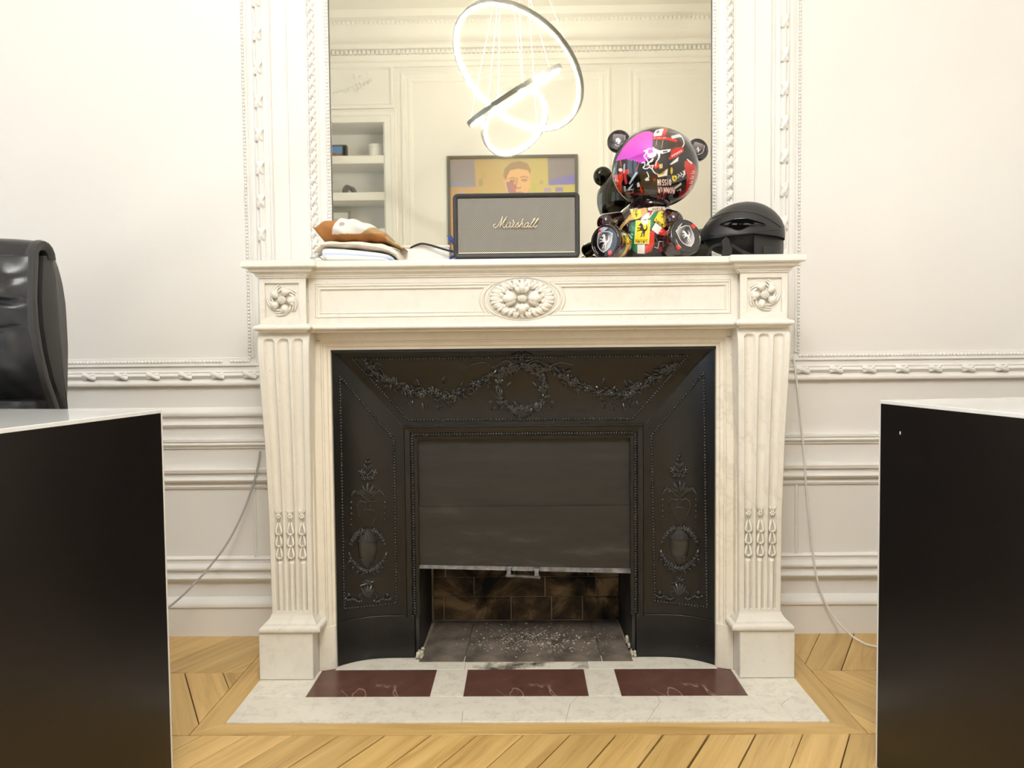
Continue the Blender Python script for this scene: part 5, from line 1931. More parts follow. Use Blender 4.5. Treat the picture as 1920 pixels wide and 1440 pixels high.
def head_col(p):
    u, v, f = face_uv(p, HRX, HRY, HRZ, 0.24, -0.17)
    c = cv.sample((972 + u * 722) / SCL, (757 - v * 657) / SCL)
    return np.where((f < 0.06)[:, None], np.array(BLK), c)


pts, fs = sphere_pts((HRX, HRY, HRZ), 520, 300)
# slightly squashed towards the chin, as a moulded toy head
P = np.array(pts)
k_ = 1 + 0.03 * np.clip(-P[:, 2] / HRZ, 0, 1)
P[:, 0] *= k_
colored('head', P, fs, Matrix.Translation(Vector(tuple(float(v) for v in hc))), head_col, M['print_gloss'], bear)
# --- ears


def ear_cv(tilt):
    c = Canvas(160, 160, BLK)

    def gr(X, Y):
        t_ = np.clip((Y - 30) / 90, 0, 1)[:, None]
        return np.array([150, 138, 140]) * (1 - t_) + np.array([24, 20, 22]) * t_
    c.poly(shield_pts(80, 76, 100, 104, tilt), gr)
    c.line(shield_pts(80, 76, 100, 104, tilt)[3:9], 4, (220, 214, 214))
    horse(c, 80, 84, 50, (222, 218, 218), tilt)
    return c


for px, py, r_, nx, rl_ in ((1160, 266, 21.5, -0.16, 0.15), (1306.5, 282, 21.5, 0.30, 0.25)):
    e = ear_cv(rl_)
    R_ = r_ * K
    prof = [(0.0005, -0.014), (R_ * 0.6, -0.013), (R_ * 0.9, -0.008), (R_, 0.0), (R_ * 0.97, 0.007), (R_ * 0.90, 0.011), (R_ * 0.82, 0.0115)] + [(R_ * (0.80 - 0.80 * i / 30) + 0.0002, 0.0105 - 0.004 * math.sin(PI / 2 * i / 30)) for i in range(31)]
    pts, fs = lathe_pts(prof, 110)
    pos = atY(px, py, YB_ + 0.004)

    def ecol(p, e=e, R_=R_):
        c = e.sample(80 + p[:, 0] / (R_ * 0.82) * 80, 80 - p[:, 1] / (R_ * 0.82) * 80)
        return np.where(((np.hypot(p[:, 0], p[:, 1]) < R_ * 0.80) & (p[:, 2] > 0))[:, None], c, np.array(BLK))
    colored('ear', pts, fs, frame_to(pos, (nx, -1, 0.12)), ecol, M['print_gloss'], bear, 60)
# --- body with the chest print (sheet 1920 x 918)
cb = Canvas(640, 306, BLK)
cb.a[:] = hexes(cb.X * 3, cb.Y * 3, 82, BLK, (110, 34, 34), 0.035)
GRN = (24, 122, 66)
cb.poly(S([(480, 460), (560, 330), (680, 200), (800, 110), (940, 95), (960, 180), (820, 250), (690, 270), (600, 350), (510, 470)]), (204, 168, 106))
cb.line(S([(540, 400), (650, 240), (760, 160)]), 2, (120, 80, 40))
cb.poly(S([(690, 110), (810, 95), (800, 150), (710, 170)]), (226, 214, 190))
cb.poly(shield_pts(790 / SCL, 190 / SCL, 46, 44), (236, 206, 60))
horse(cb, 790 / SCL, 190 / SCL, 22, (40, 26, 14))
cb.ellipse(910 / SCL, 165 / SCL, 50 / SCL, 70 / SCL, (206, 150, 80))
cb.poly(S([(960, 100), (1060, 85), (1220, 95), (1240, 140), (1090, 150), (970, 140)]), (220, 210, 190))
text(cb, 'WORLD', 1030 / SCL, 104 / SCL, 8, 8, 1.4, (60, 54, 50), 1.4)
text(cb, '10', 745 / SCL, 108 / SCL, 9, 14, 2.4, (50, 44, 40), 1.3)
text(cb, 'CHAMPION', 985 / SCL, 128 / SCL, 7, 7, 1.4, (170, 60, 50), 1.3)
cb.poly(S([(960, 170), (1040, 150), (1080, 150), (990, 250), (880, 265), (880, 235)]), (230, 226, 222))
cb.poly(S([(985, 160), (1040, 152), (990, 225)]), RED)
cb.poly(S([(1060, 155), (1135, 155), (1040, 280), (1060, 310), (1010, 390), (965, 330), (975, 260)]), GRN)
cb.poly(S([(1130, 155), (1240, 150), (1270, 330), (1200, 390), (1050, 280)]), (240, 208, 40))
horse(cb, 1190 / SCL, 205 / SCL, 34, (40, 26, 14), 0.5)
text(cb, 'Ferrari', 1085 / SCL, 258 / SCL, 6, 16, 2.2, (60, 40, 20), 1.05, 0.0, 0.62)
cb.poly(S([(1075, 310), (1175, 385), (1110, 480), (1015, 405)]), (236, 230, 226))
cb.poly(S([(1175, 385), (1245, 445), (1190, 500), (1110, 480)]), (212, 40, 34))
cb.poly(S([(1360, 95), (1440, 140), (1420, 200), (1340, 150)]), (200, 40, 34))
cb.poly(S([(1240, 100), (1360, 92), (1340, 140), (1230, 150)]), (230, 226, 222))
cb.poly(S([(715, 300), (790, 270), (770, 600), (805, 630), (800, 750), (730, 700), (690, 610)]), GRN)
cb.poly(S([(1000, 420), (1060, 430), (1060, 610), (1010, 720), (920, 750), (920, 640), (975, 600)]), (216, 50, 38))
cb.poly(S([(805, 615), (920, 615), (915, 755), (802, 750)]), (236, 232, 228))
cb.poly(S([(790, 275), (1000, 275), (975, 605), (762, 600)]), (246, 216, 40))
cb.line(S([(790, 275), (1000, 275), (975, 605), (762, 600)]), 3.0, (240, 232, 200), True)
horse(cb, 880 / SCL, 410 / SCL, 68, (24, 18, 14))
text(cb, 'Ferrari', 785 / SCL, 545 / SCL, 7.6, 15, 2.3, (40, 28, 14), 1.12)
cb.line(S([(815, 547), (965, 547)]), 1.6, (40, 28, 14))
cb.poly(S([(670, 450), (700, 470), (740, 520), (700, 530), (660, 490)]), (190, 210, 220))
cb.line(S([(1060, 660), (1110, 680), (1130, 580), (1190, 590)]), 4, (216, 200, 200))
cb.poly(S([(1120, 680), (1210, 620), (1190, 730), (1140, 740)]), (170, 30, 30))
bc = atY(1212, 438, YB_ + 0.008)
BRX, BRY, BRZ = 62 * K, 0.078, 63 * K


def body_col(p):
    u, v, f = face_uv(p, BRX, BRY, BRZ, 0.18, -0.16)
    c = cb.sample((935 + u * 62 * 8.35) / SCL, (484 - v * 61 * 8.35) / SCL)
    return np.where((f < 0.06)[:, None], np.array(BLK), c)


pts, fs = sphere_pts((BRX, BRY, BRZ), 420, 250)
P = np.array(pts)
P[:, 2] = np.maximum(P[:, 2], -(float(bc[2]) - SH) + 0.0002)
# fuller at the bottom, narrower at the shoulders
k_ = 1.0 + 0.02 * np.clip(P[:, 2] / BRZ, 0, 1)
P[:, 0] *= k_
colored('body', P, fs, Matrix.Translation(Vector(tuple(float(v) for v in bc))), body_col, M['print_gloss'], bear)
part('neck', MB().lathe([(0.036, -0.012), (0.040, -0.004), (0.040, 0.004), (0.036, 0.012)], 32, Matrix.Translation(Vector((float(hc[0]) - 0.012, YB_, float(atY(1216, 387, YB_)[2]))))), M['gloss_black'], bear, 60)


def limb_hex(p):
    return hexes(p[:, 0] + p[:, 1], p[:, 2], 0.0118, BLK, (112, 36, 36), 0.05)


# --- arms
for (a_, b_, r0, r1) in ((((1160, 408), -0.215), ((1136, 417), -0.262), 11, 16.5), (((1245, 402), -0.22), ((1263, 413), -0.272), 12, 17.5)):
    pa, pb = atY(*a_[0], a_[1]), atY(*b_[0], b_[1])
    d = Vector(tuple(pb - pa))
    L = d.length
    ra, rb = r0 * K, r1 * K * 0.97
    prof = [(0.0003, -ra)] + [(ra * math.sin(PI / 2 * i / 6), -ra * math.cos(PI / 2 * i / 6)) for i in range(1, 7)] + [(rb * math.cos(PI / 2 * i / 10) + 0.0002, L + rb * math.sin(PI / 2 * i / 10)) for i in range(0, 11)]
    pts, fs = lathe_pts(prof, 40)
    Mx = Matrix.Translation(Vector(tuple(pa))) @ d.to_track_quat('Z', 'Y').to_matrix().to_4x4()
    colored('arm', pts, fs, Mx, limb_hex, M['print_gloss'], bear)


# --- legs with printed soles
def sole_cv(left):
    c = Canvas(240, 240, BLK)
    c.ellipse(120, 120, 112, 112, (40, 34, 36))
    c.ellipse(120, 120, 102, 102, (22, 18, 20))
    if not left:
        c.poly([(168, 38), (196, 20), (214, 46), (186, 64)], RED)
        c.poly([(22, 196), (48, 180), (66, 204), (40, 224)], RED)
        c.line([(60, 60), (96, 30)], 6, (220, 216, 214))
        c.line([(78, 46), (90, 62), (70, 76)], 5, (220, 216, 214))
        an = -0.35
    else:
        c.poly([(150, 196), (176, 186), (190, 214), (160, 230)], RED)
        c.poly([(70, 20), (110, 12), (150, 22), (120, 44), (80, 40)], (170, 180, 210))
        c.poly([(62, 28), (80, 20), (86, 46), (66, 52)], (200, 40, 60))
        an = 0.12

    def gr(X, Y):
        t_ = np.clip((X - 60 + (Y - 60) * 0.6) / 150, 0, 1)
        t_ = np.abs(t_ - 0.5)[:, None] * 2
        return np.array([18, 15, 17]) * (1 - t_) + np.array([190, 186, 188]) * t_
    c.poly(shield_pts(120, 124, 126, 150, an), gr)
    c.line(shield_pts(120, 124, 126, 150, an), 5, (226, 224, 224), True)
    horse(c, 120, 120, 92 if not left else 112, (228, 226, 228), an)
    c.line([(30, 150), (40, 180), (62, 204)], 4, (200, 196, 196))
    return c


for (px, py, Yp, rad, nrm, back, lft) in ((1134.5, 453, -0.305, 33.0, (-0.85, -1, 0.02), 0.086, True), (1286, 443.5, -0.300, 35.0, (0.42, -1, 0.26), 0.075, False)):
    kk = (Yp - CAM[1]) / FPX
    R_ = rad * kk
    pos = atY(px, py, Yp)
    pos[2] = max(pos[2], SH + R_ * 0.985)
    prof = [(0.0003, -back)] + [(R_ * 0.78 * math.sin(PI / 2 * i / 6), -back + 0.02 * (1 - math.cos(PI / 2 * i / 6))) for i in range(1, 7)]
    prof += [(R_ * 0.86, -back + 0.035), (R_ * 0.95, -0.020), (R_, -0.010), (R_ * 0.995, -0.004), (R_ * 0.965, 0.0005), (R_ * 0.92, 0.0030), (R_ * 0.87, 0.0030), (R_ * 0.85, 0.0020)]
    prof += [(R_ * 0.84 * (1 - i / 48) + 0.0002, 0.0018 + 0.0022 * math.sin(PI / 2 * i / 48)) for i in range(49)]
    # denser rings along the barrel so that its print is crisp
    q = []
    for (r0, z0_), (r1, z1_) in zip(prof, prof[1:]):
        m = max(1, int(abs(z1_ - z0_) / 0.0012))
        q += [(r0 + (r1 - r0) * i / m, z0_ + (z1_ - z0_) * i / m) for i in range(m)]
    q.append(prof[-1])
    pts, fs = lathe_pts(q, 180)
    sc_v = sole_cv(lft)

    def lcol(p, R_=R_, sc_v=sc_v, lft=lft):
        c = sc_v.sample(120 + p[:, 0] / (R_ * 0.90) * 118, 120 - p[:, 1] / (R_ * 0.90) * 118)
        an = np.arctan2(p[:, 1], p[:, 0])
        h_ = hexes(an * R_, p[:, 2], 0.0118, BLK, (112, 36, 36), 0.05)
        if lft:
            z = p[:, 2]
            h_ = np.where(((z < -0.030) & (z > -0.0365))[:, None], np.array(GRN), h_)
            h_ = np.where(((z <= -0.0365) & (z > -0.050))[:, None], np.array((236, 196, 40)), h_)
            h_ = np.where(((z <= -0.050) & (z > -0.056))[:, None], np.array((196, 30, 44)), h_)
            mk = (z <= -0.039) & (z > -0.048) & (((an > 0.30) & (an < 0.52)) | ((an > 0.62) & (an < 0.86)) | ((an > -0.15) & (an < -0.06)))
            h_ = np.where(mk[:, None], np.array((40, 28, 14)), h_)
        return np.where((p[:, 2] > 0.0002)[:, None], c, h_)
    colored('leg', pts, fs, frame_to(pos, nrm), lcol, M['print_gloss'], bear, 60)

# ================================================================== HELMET
HYc = -0.215
hk = (HYc - CAM[1]) / FPX
hel = thing('cycle_helmet', 'matte black cycle helmet resting at the right end of the mantel', 'helmet', (float(atY(1393, 470, HYc)[0]), HYc, SH))
HC0 = (1392.0, 447.0)
SIL = [(-8, 78.5), (0, 78.5), (12, 76.0), (25, 72.0), (40, 67.5), (60, 65.0), (85, 65.0), (100, 66.5), (120, 69.5), (140, 73.0), (155, 75.5), (170, 76.5), (180, 76.0), (188, 75.5)]
hcen = atY(*HC0, HYc)
HD = 0.083


def sil(th):
    return np.interp(math.degrees(th), [a for a, _ in SIL], [b for _, b in SIL]) * hk


def helm_pt(th, ph, k=1.0):
    """th: 0 = left (front of helmet), 180 = right (back)"""
    R_ = sil(th) * k
    c, s = math.cos(ph), math.sin(ph)
    return (hcen[0] - R_ * c * math.cos(th), HYc - HD * k * s, hcen[2] + R_ * c * math.sin(th))


def helm(px, py, lift=0.0):
    Y = HYc - HD * 0.6
    for _ in range(14):
        p = atY(px, py, Y)
        dx, dz = p[0] - hcen[0], p[2] - hcen[2]
        th = math.atan2(dz, -dx)
        rho = min(math.hypot(dx, dz) / sil(th), 0.999)
        Y = HYc - HD * math.sqrt(1 - rho * rho)
    return np.array([p[0], Y - lift, p[2]])


part('shell', MB().grid(lambda u, v: helm_pt(math.radians(-4 + 188 * u), -PI / 2 + PI * v), 56, 40), M['matte_black'], hel, 60)
# raised crown panel above the side ridge
RID = [(1336, 409), (1350, 403), (1375, 396.5), (1400, 396), (1425, 403), (1448, 414), (1464, 426)]
rp = spline(RID, 6)
cr = MB()
rows_ = []
for (px, py) in rp:
    col_ = []
    p0 = helm(px, py, 0)
    th0 = math.atan2(p0[2] - hcen[2], -(p0[0] - hcen[0]))
    s0 = (HYc - p0[1]) / HD
    for j in range(9):
        ph = math.asin(min(max(s0, -1), 1)) * (1 - j / 8 * 2.0)
        q = helm_pt(th0, ph, 1.012)
        col_.append(q)
    rows_.append(col_)
cr.loft(rows_, closed=False)
part('crown_panel', cr, M['matte_black'], hel, 60)
part('side_ridge', MB().tube([helm(p[0], p[1], 0.0002) for p in rp], 0.0016, 6), M['matte_black'], hel, 60)
part('lower_ridge', MB().tube([helm(p[0], p[1], -0.0002) for p in spline([(1330, 440), (1362, 441), (1400, 437), (1440, 432), (1462, 430.5)], 5)], 0.0018, 6), M['matte_black'], hel, 60)
VE = [(1350, 420), (1362, 415), (1380, 410.5), (1400, 410), (1418, 414), (1434, 419.5), (1434, 423), (1416, 424), (1402, 426.5), (1385, 432), (1368, 428), (1353, 423)]
vp = spline(VE, 4, True)
vm = MB()
cx, cy = 1388, 420
ring0 = [tuple(helm(p[0], p[1], 0.0006)) for p in vp]
ring1 = [tuple(helm(cx + (p[0] - cx) * 0.86, cy + (p[1] - cy) * 0.80, -0.003)) for p in vp]
ring2 = [tuple(helm(cx + (p[0] - cx) * 0.35, cy + (p[1] - cy) * 0.35, -0.004)) for p in vp]
sh_cut = MB()
vm.loft([ring0, [tuple(helm(cx + (p[0] - cx) * 0.92, cy + (p[1] - cy) * 0.9, 0.0004)) for p in vp], [tuple(helm(cx + (p[0] - cx) * 0.5, cy + (p[1] - cy) * 0.5, 0.0003)) for p in vp], [tuple(helm(cx + (p[0] - cx) * 0.05, cy + (p[1] - cy) * 0.05, 0.0003)) for p in vp]], cap=False)
ve = part('vent', vm, M['vent_black'], hel, 60, label='gloss black diamond-shaped side vent')
part('vent_rim', MB().tube([helm(p[0], p[1], 0.0008) for p in vp], 0.0011, 6, True), M['gloss_black'], ve, 60)
part('vent_blade', MB().tube([helm(p[0], p[1], 0.0012) for p in ((1404, 423), (1418, 420.5), (1433, 421))], [0.0016, 0.0012, 0.0008], 6), M['matte_black'], ve, 60)
# rear ear flap
fl = MB()


def flap(u, v):
    # u across (front to back), v down
    px = 1414 + 53.5 * u + 2.0 * math.sin(PI * v) * u
    y0 = 441 - 9 * u
    py = y0 + (490 - y0) * v
    ph = math.acos(min(0.30 + 0.70 * u, 1.0))
    p = atY(px, py, HYc - HD * 0.86 * math.sin(ph))
    return (p[0], p[1], max(p[2], SH + 0.0005))


part('ear_flap', MB().grid(flap, 14, 10), M['matte_black'], hel, 60)
fm = MB()
pa = np.array(flap(0.42, 0.62))
fm.box(pa[0] - 0.011, pa[0] + 0.012, pa[1] - 0.008, pa[1] + 0.006, pa[2] - 0.008, pa[2] + 0.010)
part('rear_clip', fm, M['gloss_black'], hel, None, 0.001)
mb = MB().ell((hcen[0] - 0.006, HYc + 0.004, hcen[2] + 0.004), (0.094, 0.070, 0.050), None, 28, 16)
mb.v = [Vector((v.x, v.y, max(v.z, SH + 0.0008))) for v in mb.v]
part('liner', mb, M['dark_foam'], hel, 60)
# straps and buckle
sm = MB()


def strap(px_pts, w, Y, th_=0.0009):
    P = spline(px_pts, 5)
    L, R_ = [], []
    for i in range(len(P)):
        d = P[min(i + 1, len(P) - 1)] - P[max(i - 1, 0)]
        n_ = np.array([-d[1], d[0]]) / (np.linalg.norm(d) + 1e-9)
        L.append(atY(*(P[i][:2] + n_[:2] * w / 2), Y))
        R_.append(atY(*(P[i][:2] - n_[:2] * w / 2), Y))
    rings = []
    for a_, b_ in zip(L, R_):
        za, zb = max(a_[2], SH + 0.0004), max(b_[2], SH + 0.0004)
        rings.append([(a_[0], a_[1], za), (b_[0], b_[1], zb), (b_[0], b_[1] + th_ * 2, zb), (a_[0], a_[1] + th_ * 2, za)])
    return MB().loft(rings)


part('strap', strap([(1371, 458), (1383, 466), (1398, 474), (1418, 482)], 6, HYc - 0.074), M['dark_foam'], hel)
part('strap', strap([(1326, 486), (1333, 466), (1345, 459), (1358, 458)], 5, HYc - 0.072), M['dark_foam'], hel)
part('strap', strap([(1361, 450), (1364, 460), (1362, 470), (1370, 482)], 12, HYc - 0.076), M['dark_foam'], hel)
bp = [(1352.5, 453), (1361.5, 444.5), (1366, 448), (1367.5, 458), (1373, 466), (1371, 480), (1353, 480), (1355, 465)]
bp = [atY(x_, y_, HYc - 0.079) for x_, y_ in bp]
bm2 = MB().loft([[(p[0], HYc - 0.081, max(p[2], SH + 0.0006)) for p in bp], [(p[0], HYc - 0.077, max(p[2], SH + 0.0006)) for p in bp]])
part('buckle', bm2, M['black_plastic'], hel, None, 0.0008)

# ================================================================== DESKS
DZ = 0.73


def desk(name, label, corner_px, ang, sd, L1, L2):
    """corner at the far inner end; sd=-1 desk lies to the left"""
    c = atZ(corner_px[0], corner_px[1], DZ)
    e1 = np.array([sd * math.sin(ang), -math.cos(ang), 0])       # towards the photographer
    e2 = np.array([sd * math.cos(ang), math.sin(ang), 0])        # along the desk, outward
    d = thing(name, label, 'desk', (float(c[0] + e1[0] * L1 / 2 + e2[0] * L2 / 2), float(c[1] + e1[1] * L1 / 2 + e2[1] * L2 / 2), 0.0))
    Mx = Matrix(((e2[0], e1[0], 0, c[0]), (e2[1], e1[1], 0, c[1]), (0, 0, 1, 0), (0, 0, 0, 1)))     # local x outward, y towards camera
    part('desk_top', MB(Mx).box(0.0, L2, 0.0, L1, DZ - 0.007, DZ), M['desk_white'], d, None, 0.0008)
    part('desk_top_core', MB(Mx).box(0.0035, L2 - 0.003, 0.003, L1 - 0.003, DZ - 0.032, DZ - 0.0068), M['desk_black'], d)
    part('end_panel', MB(Mx).box(0.0, 0.030, 0.0035, L1, 0.0, DZ - 0.0068), M['desk_black'], d)
    part('edge_band', MB(Mx).box(-0.0004, 0.030, -0.0004, 0.0036, 0.0, DZ - 0.0068), M['white_edge'], d, label='thin white edge band')
    part('end_panel', MB(Mx).box(L2 - 0.03, L2, 0.0, L1, 0.0, DZ - 0.0068), M['desk_black'], d)
    part('modesty_panel', MB(Mx).box(0.03, L2 - 0.03, L1 - 0.06, L1 - 0.04, 0.30, DZ - 0.031), M['desk_black'], d)
    return d, Mx


dl, ML_ = desk('desk', 'black-sided desk with white glossy top on the left by the chair', (303.5, 767.5), math.radians(9), -1, 0.80, 1.50)
dr, MR_ = desk('desk', 'black-sided desk with white glossy top on the right by the white cable', (1649.5, 750), math.radians(9), 1, 0.80, 1.50)
p = Vector((-0.0004, 0.048, 0.672))
part('paint_chip', MB(MR_).ell((-0.0002, 0.062, 0.672), (0.0006, 0.0016, 0.0035), None, 6, 4), M['white_edge'], dr, label='tiny white chip')

# ================================================================== OFFICE CHAIR
CX, CW = -1.325, 0.275
ch = thing('office_chair', 'black padded leather office chair behind the left desk', 'chair', (CX, -0.62, 0.0))
FYT = [(0.44, -0.50), (0.66, -0.515), (0.72, -0.53), (0.78, -0.560), (0.84, -0.578), (0.90, -0.590), (0.96, -0.592), (1.02, -0.585), (1.06, -0.580), (1.10, -0.57)]
BYT = [(0.44, -0.475), (0.66, -0.470), (0.75, -0.455), (0.85, -0.447), (0.95, -0.450), (1.0, -0.460), (1.045, -0.478), (1.08, -0.51)]
ZC = 1.083
crease = [(0.886, 0.012, 1.0, 1.0), (0.72, 0.010, 1.0, 1.0), (0.58, 0.010, 1.0, 1.0)]


def fy(z):
    return float(np.interp(z, [a for a, _ in FYT], [b for _, b in FYT]))


def by(z):
    return float(np.interp(z, [a for a, _ in BYT], [b for _, b in BYT]))


def cush(u, v):
    """front pad: u across, v up and over the top"""
    s = 2 * u - 1
    x = CX + s * CW
    if v < 0.82:
        z = 0.44 + (ZC - 0.035 - 0.44) * v / 0.82
        y = fy(z)
        ed = (1 - abs(s) ** 5)
        cz = [0.44, 0.60, 0.735, 0.886 - 0.012 * math.cos(s * 2.4), ZC - 0.02]
        k = max(i for i in range(4) if z >= cz[i] or i == 0)
        q = min(max((z - cz[k]) / (cz[k + 1] - cz[k]), 0), 1)
        puff = ed * (0.012 + 0.042 * max(math.sin(PI * q), 0) ** 0.55)
        # pinched folds running in from the side
        dc = 0.020 * math.exp(-((z - 0.957 + 0.010 * math.cos(s * 7)) / 0.007) ** 2) * math.exp(-((abs(s) - 0.80) / 0.12) ** 2)
        dc += 0.006 * math.exp(-((z - 0.995 - 0.10 * (abs(s) - 0.9)) / 0.008) ** 2) * math.exp(-((abs(s) - 0.80) / 0.14) ** 2)
        dc += 0.0035 * math.sin(z * 85 + abs(s) * 30) * math.exp(-((abs(s) - 0.85) / 0.13) ** 2) * ed
        y = y - puff + dc
    else:
        a_ = (v - 0.82) / 0.18 * PI
        yc, r_ = -0.545, 0.036
        puff = 0.012 * (1 - abs(s) ** 5) * math.cos(a_ / 2)
        y = yc - (r_ + puff * 0.6) * math.cos(a_)
        z = ZC - 0.036 + (r_ + 0.010 * (1 - s ** 4)) * math.sin(a_) - (0.012 if a_ > 2.6 else 0)
    return (x, y, z)


part('back_cushion', MB().grid(cush, 70, 160), M['leather'], ch, 180)
# side gusset / piping strip and rear shell
for s in (-1, 1):
    xs = CX + s * CW
    gp = []
    for i in range(40):
        z = 0.44 + (ZC - 0.03 - 0.44) * i / 39
        gp.append((z, fy(z)))
    rings = []
    for z, y in gp:
        rings.append([(xs - s * 0.004, y - 0.004, z), (xs + s * 0.006, y - 0.001, z), (xs + s * 0.007, y + 0.010, z), (xs + s * 0.002, y + 0.020, z), (xs - s * 0.02, y + 0.020, z), (xs - s * 0.02, y, z)])
    # roll over at the head
    for i in range(1, 9):
        a_ = PI * i / 8
        yc, r_ = -0.545, 0.036
        y, z = yc - r_ * math.cos(a_), ZC - 0.036 + r_ * math.sin(a_)
        ny, nz = -math.cos(a_), math.sin(a_)
        rings.append([(xs - s * 0.004, y + ny * 0.004, z + nz * 0.004), (xs + s * 0.006, y + ny * 0.001, z + nz * 0.001), (xs + s * 0.007, y - ny * 0.010, z - nz * 0.010), (xs + s * 0.002, y - ny * 0.018, z - nz * 0.018), (xs - s * 0.02, y - ny * 0.018, z - nz * 0.018), (xs - s * 0.02, y, z)])
    part('piping', MB().loft(rings), M['leather_grey'], ch, 50, label='grey leather edging strip')
rings = []
for i in range(32):
    z = 0.44 + (ZC - 0.03 - 0.44) * i / 31
    b_, f_ = by(z), fy(z) + 0.026
    w = CW + 0.002
    k = [(-w + 0.03, f_ + 0.012), (-w + 0.004, f_ + 0.016), (-w, (f_ + b_) / 2), (-w + 0.006, b_ - 0.012), (-w + 0.03, b_), (0, b_ + 0.008), (w - 0.03, b_), (w - 0.006, b_ - 0.012), (w, (f_ + b_) / 2), (w - 0.004, f_ + 0.016), (w - 0.03, f_ + 0.012)]
    rings.append([(CX + x_, y_, z) for x_, y_ in k])
part('back_shell', MB().loft(rings), M['leather_grey'], ch, 60)
for s in (-1, 1):
    part('stitching', MB().tube([(CX + s * (CW + 0.0005), (fy(z) + by(z)) / 2 + 0.018, z) for z in np.linspace(0.46, ZC - 0.06, 24)], 0.0011, 5), M['leather'], ch, 60)
part('seat', MB().grid(lambda u, v: (CX + (2 * u - 1) * CW * (1 - 0.0), -0.50 - 0.42 * v, 0.47 - 0.03 * (abs(2 * u - 1) ** 4) - 0.05 * v ** 6 + 0.005 * math.sin(v * 12)), 20, 24).box(CX - CW, CX + CW, -0.90, -0.48, 0.40, 0.44), M['leather'], ch, 60)
part('gas_column', MB().lathe([(0.03, 0.10), (0.03, 0.25), (0.022, 0.25), (0.022, 0.40)], 20, Matrix.Translation(Vector((CX, -0.68, 0)))), M['black_plastic'], ch, 40)
for k in range(5):
    a_ = 2 * PI * k / 5 + 0.3
    part('base_leg', MB().tube([(CX, -0.68, 0.11), (CX + 0.15 * math.cos(a_), -0.68 + 0.15 * math.sin(a_), 0.095), (CX + 0.27 * math.cos(a_), -0.68 + 0.27 * math.sin(a_), 0.07)], [0.028, 0.022, 0.014], 8), M['black_plastic'], ch, 60)
    part('castor', MB().ell((CX + 0.27 * math.cos(a_), -0.68 + 0.27 * math.sin(a_), 0.03), (0.03, 0.03, 0.03), None, 12, 8), M['black_plastic'], ch, 60)

# ================================================================== CABLES BESIDE THE CHIMNEY PIECE
pts = spline([(488, 846, -0.012), (484, 872, -0.02), (474, 910, -0.03), (455, 962, -0.05), (425, 1020, -0.08), (385, 1072, -0.11), (345, 1114, -0.14), (313, 1141, -0.16), (270, 1172, -0.18)], 6)
P3 = [atY(p[0], p[1], p[2]) for p in pts]
e = P3[-1]
P3 += [np.array([e[0] - 0.05, e[1] - 0.01, e[2] * 0.55]), np.array([e[0] - 0.10, e[1] - 0.03, 0.008]), np.array([e[0] - 0.2, e[1] - 0.06, 0.004])]
o = part('grey_cable', MB().tube(P3, 0.0030, 8), M['grey_cable'], None, 60)
tag(o, 'thin grey cable sagging from the surround towards the left desk', 'cable')
pts = spline([(1488, 668, -0.014), (1492, 700, -0.024), (1500, 770, -0.026), (1507, 850, -0.026), (1513, 930, -0.026), (1521, 1010, -0.028), (1530, 1075, -0.03), (1545, 1125, -0.04), (1570, 1165, -0.06), (1600, 1195, -0.085)], 6)
P3 = [atY(p[0], p[1], p[2]) for p in pts]
P3 += [np.array([*atZ(1622, 1207.5, 0.008)[:2], 0.008]), np.array([*atZ(1645, 1213, 0.004)[:2], 0.004]), np.array([*atZ(1668, 1214, 0.004)[:2], 0.004]), np.array([*atZ(1720, 1212, 0.004)[:2], 0.004])]
o = part('white_cable', MB().tube(P3, 0.0028, 8), M['white_cable'], None, 60)
tag(o, 'white cable hanging down the right wall onto the floor', 'cable')


# ================================================================== SEEN IN THE MIRROR
def mirp(px, py, Y):
    p = atY(px, py, -0.020 - Y)
    return np.array([p[0], Y, p[2]])


# --- bookcase in the niche
bk = thing('wall_shelves', 'white built-in shelves in the niche seen in the mirror', 'shelf', ((NX0 + NX1) / 2, YB - ND / 2, 0.0))
ZSH = [float(mirp(690, y, YB)[2]) for y in (298.5, 367.5, 436)]
part('back_board', MB().box(NX0, NX1, YB - ND - 0.012, YB - ND, 0, NZ1), M['wall'], bk)
for sd, xx in ((-1, NX0), (1, NX1)):
    part('side_board', MB().box(*sorted((xx, xx - sd * 0.014)), YB - ND, YB - 0.001, 0, NZ1 - 0.001), M['wall'], bk)
for z in ZSH + [1.48, 1.16, 0.84]:
    part('shelf_board', MB().box(NX0 + 0.014, NX1 - 0.014, YB - ND, YB - 0.006, z - 0.031, z + 0.031), M['trim'], bk, None, 0.002)
ST = [z + 0.031 for z in ZSH]
NYc = YB - 0.16
xj = float(mirp(706, 270, NYc)[0])
o = thing('white_jar', 'short white cylinder jar on the top reflected shelf', 'jar', (xj, NYc, ST[0]))
part('jar_body', MB().lathe([(0.055, 0.0), (0.062, 0.004), (0.063, 0.10), (0.060, 0.104)], 32, Matrix.Translation(Vector((xj, NYc, ST[0])))), M['white_card'], o, 40)
part('jar_lid', MB().lathe([(0.063, 0.104), (0.064, 0.106), (0.064, 0.118), (0.058, 0.121)], 32, Matrix.Translation(Vector((xj, NYc, ST[0])))), M['white_card'], o, 40)
xp = float(mirp(638, 277, NYc)[0])
o = thing('framed_photo', 'grey framed landscape photo on the top reflected shelf', 'picture frame', (xp, NYc, ST[0]))
part('frame', MB().box(xp - 0.10, xp + 0.055, NYc - 0.03, NYc + 0.02, ST[0], ST[0] + 0.125), M['frame_grey'], o, None, 0.006)
ph_ = Canvas(60, 50, (110, 150, 205))
ph_.poly([(0, 30), (20, 26), (40, 32), (60, 28), (60, 50), (0, 50)], (150, 100, 60))
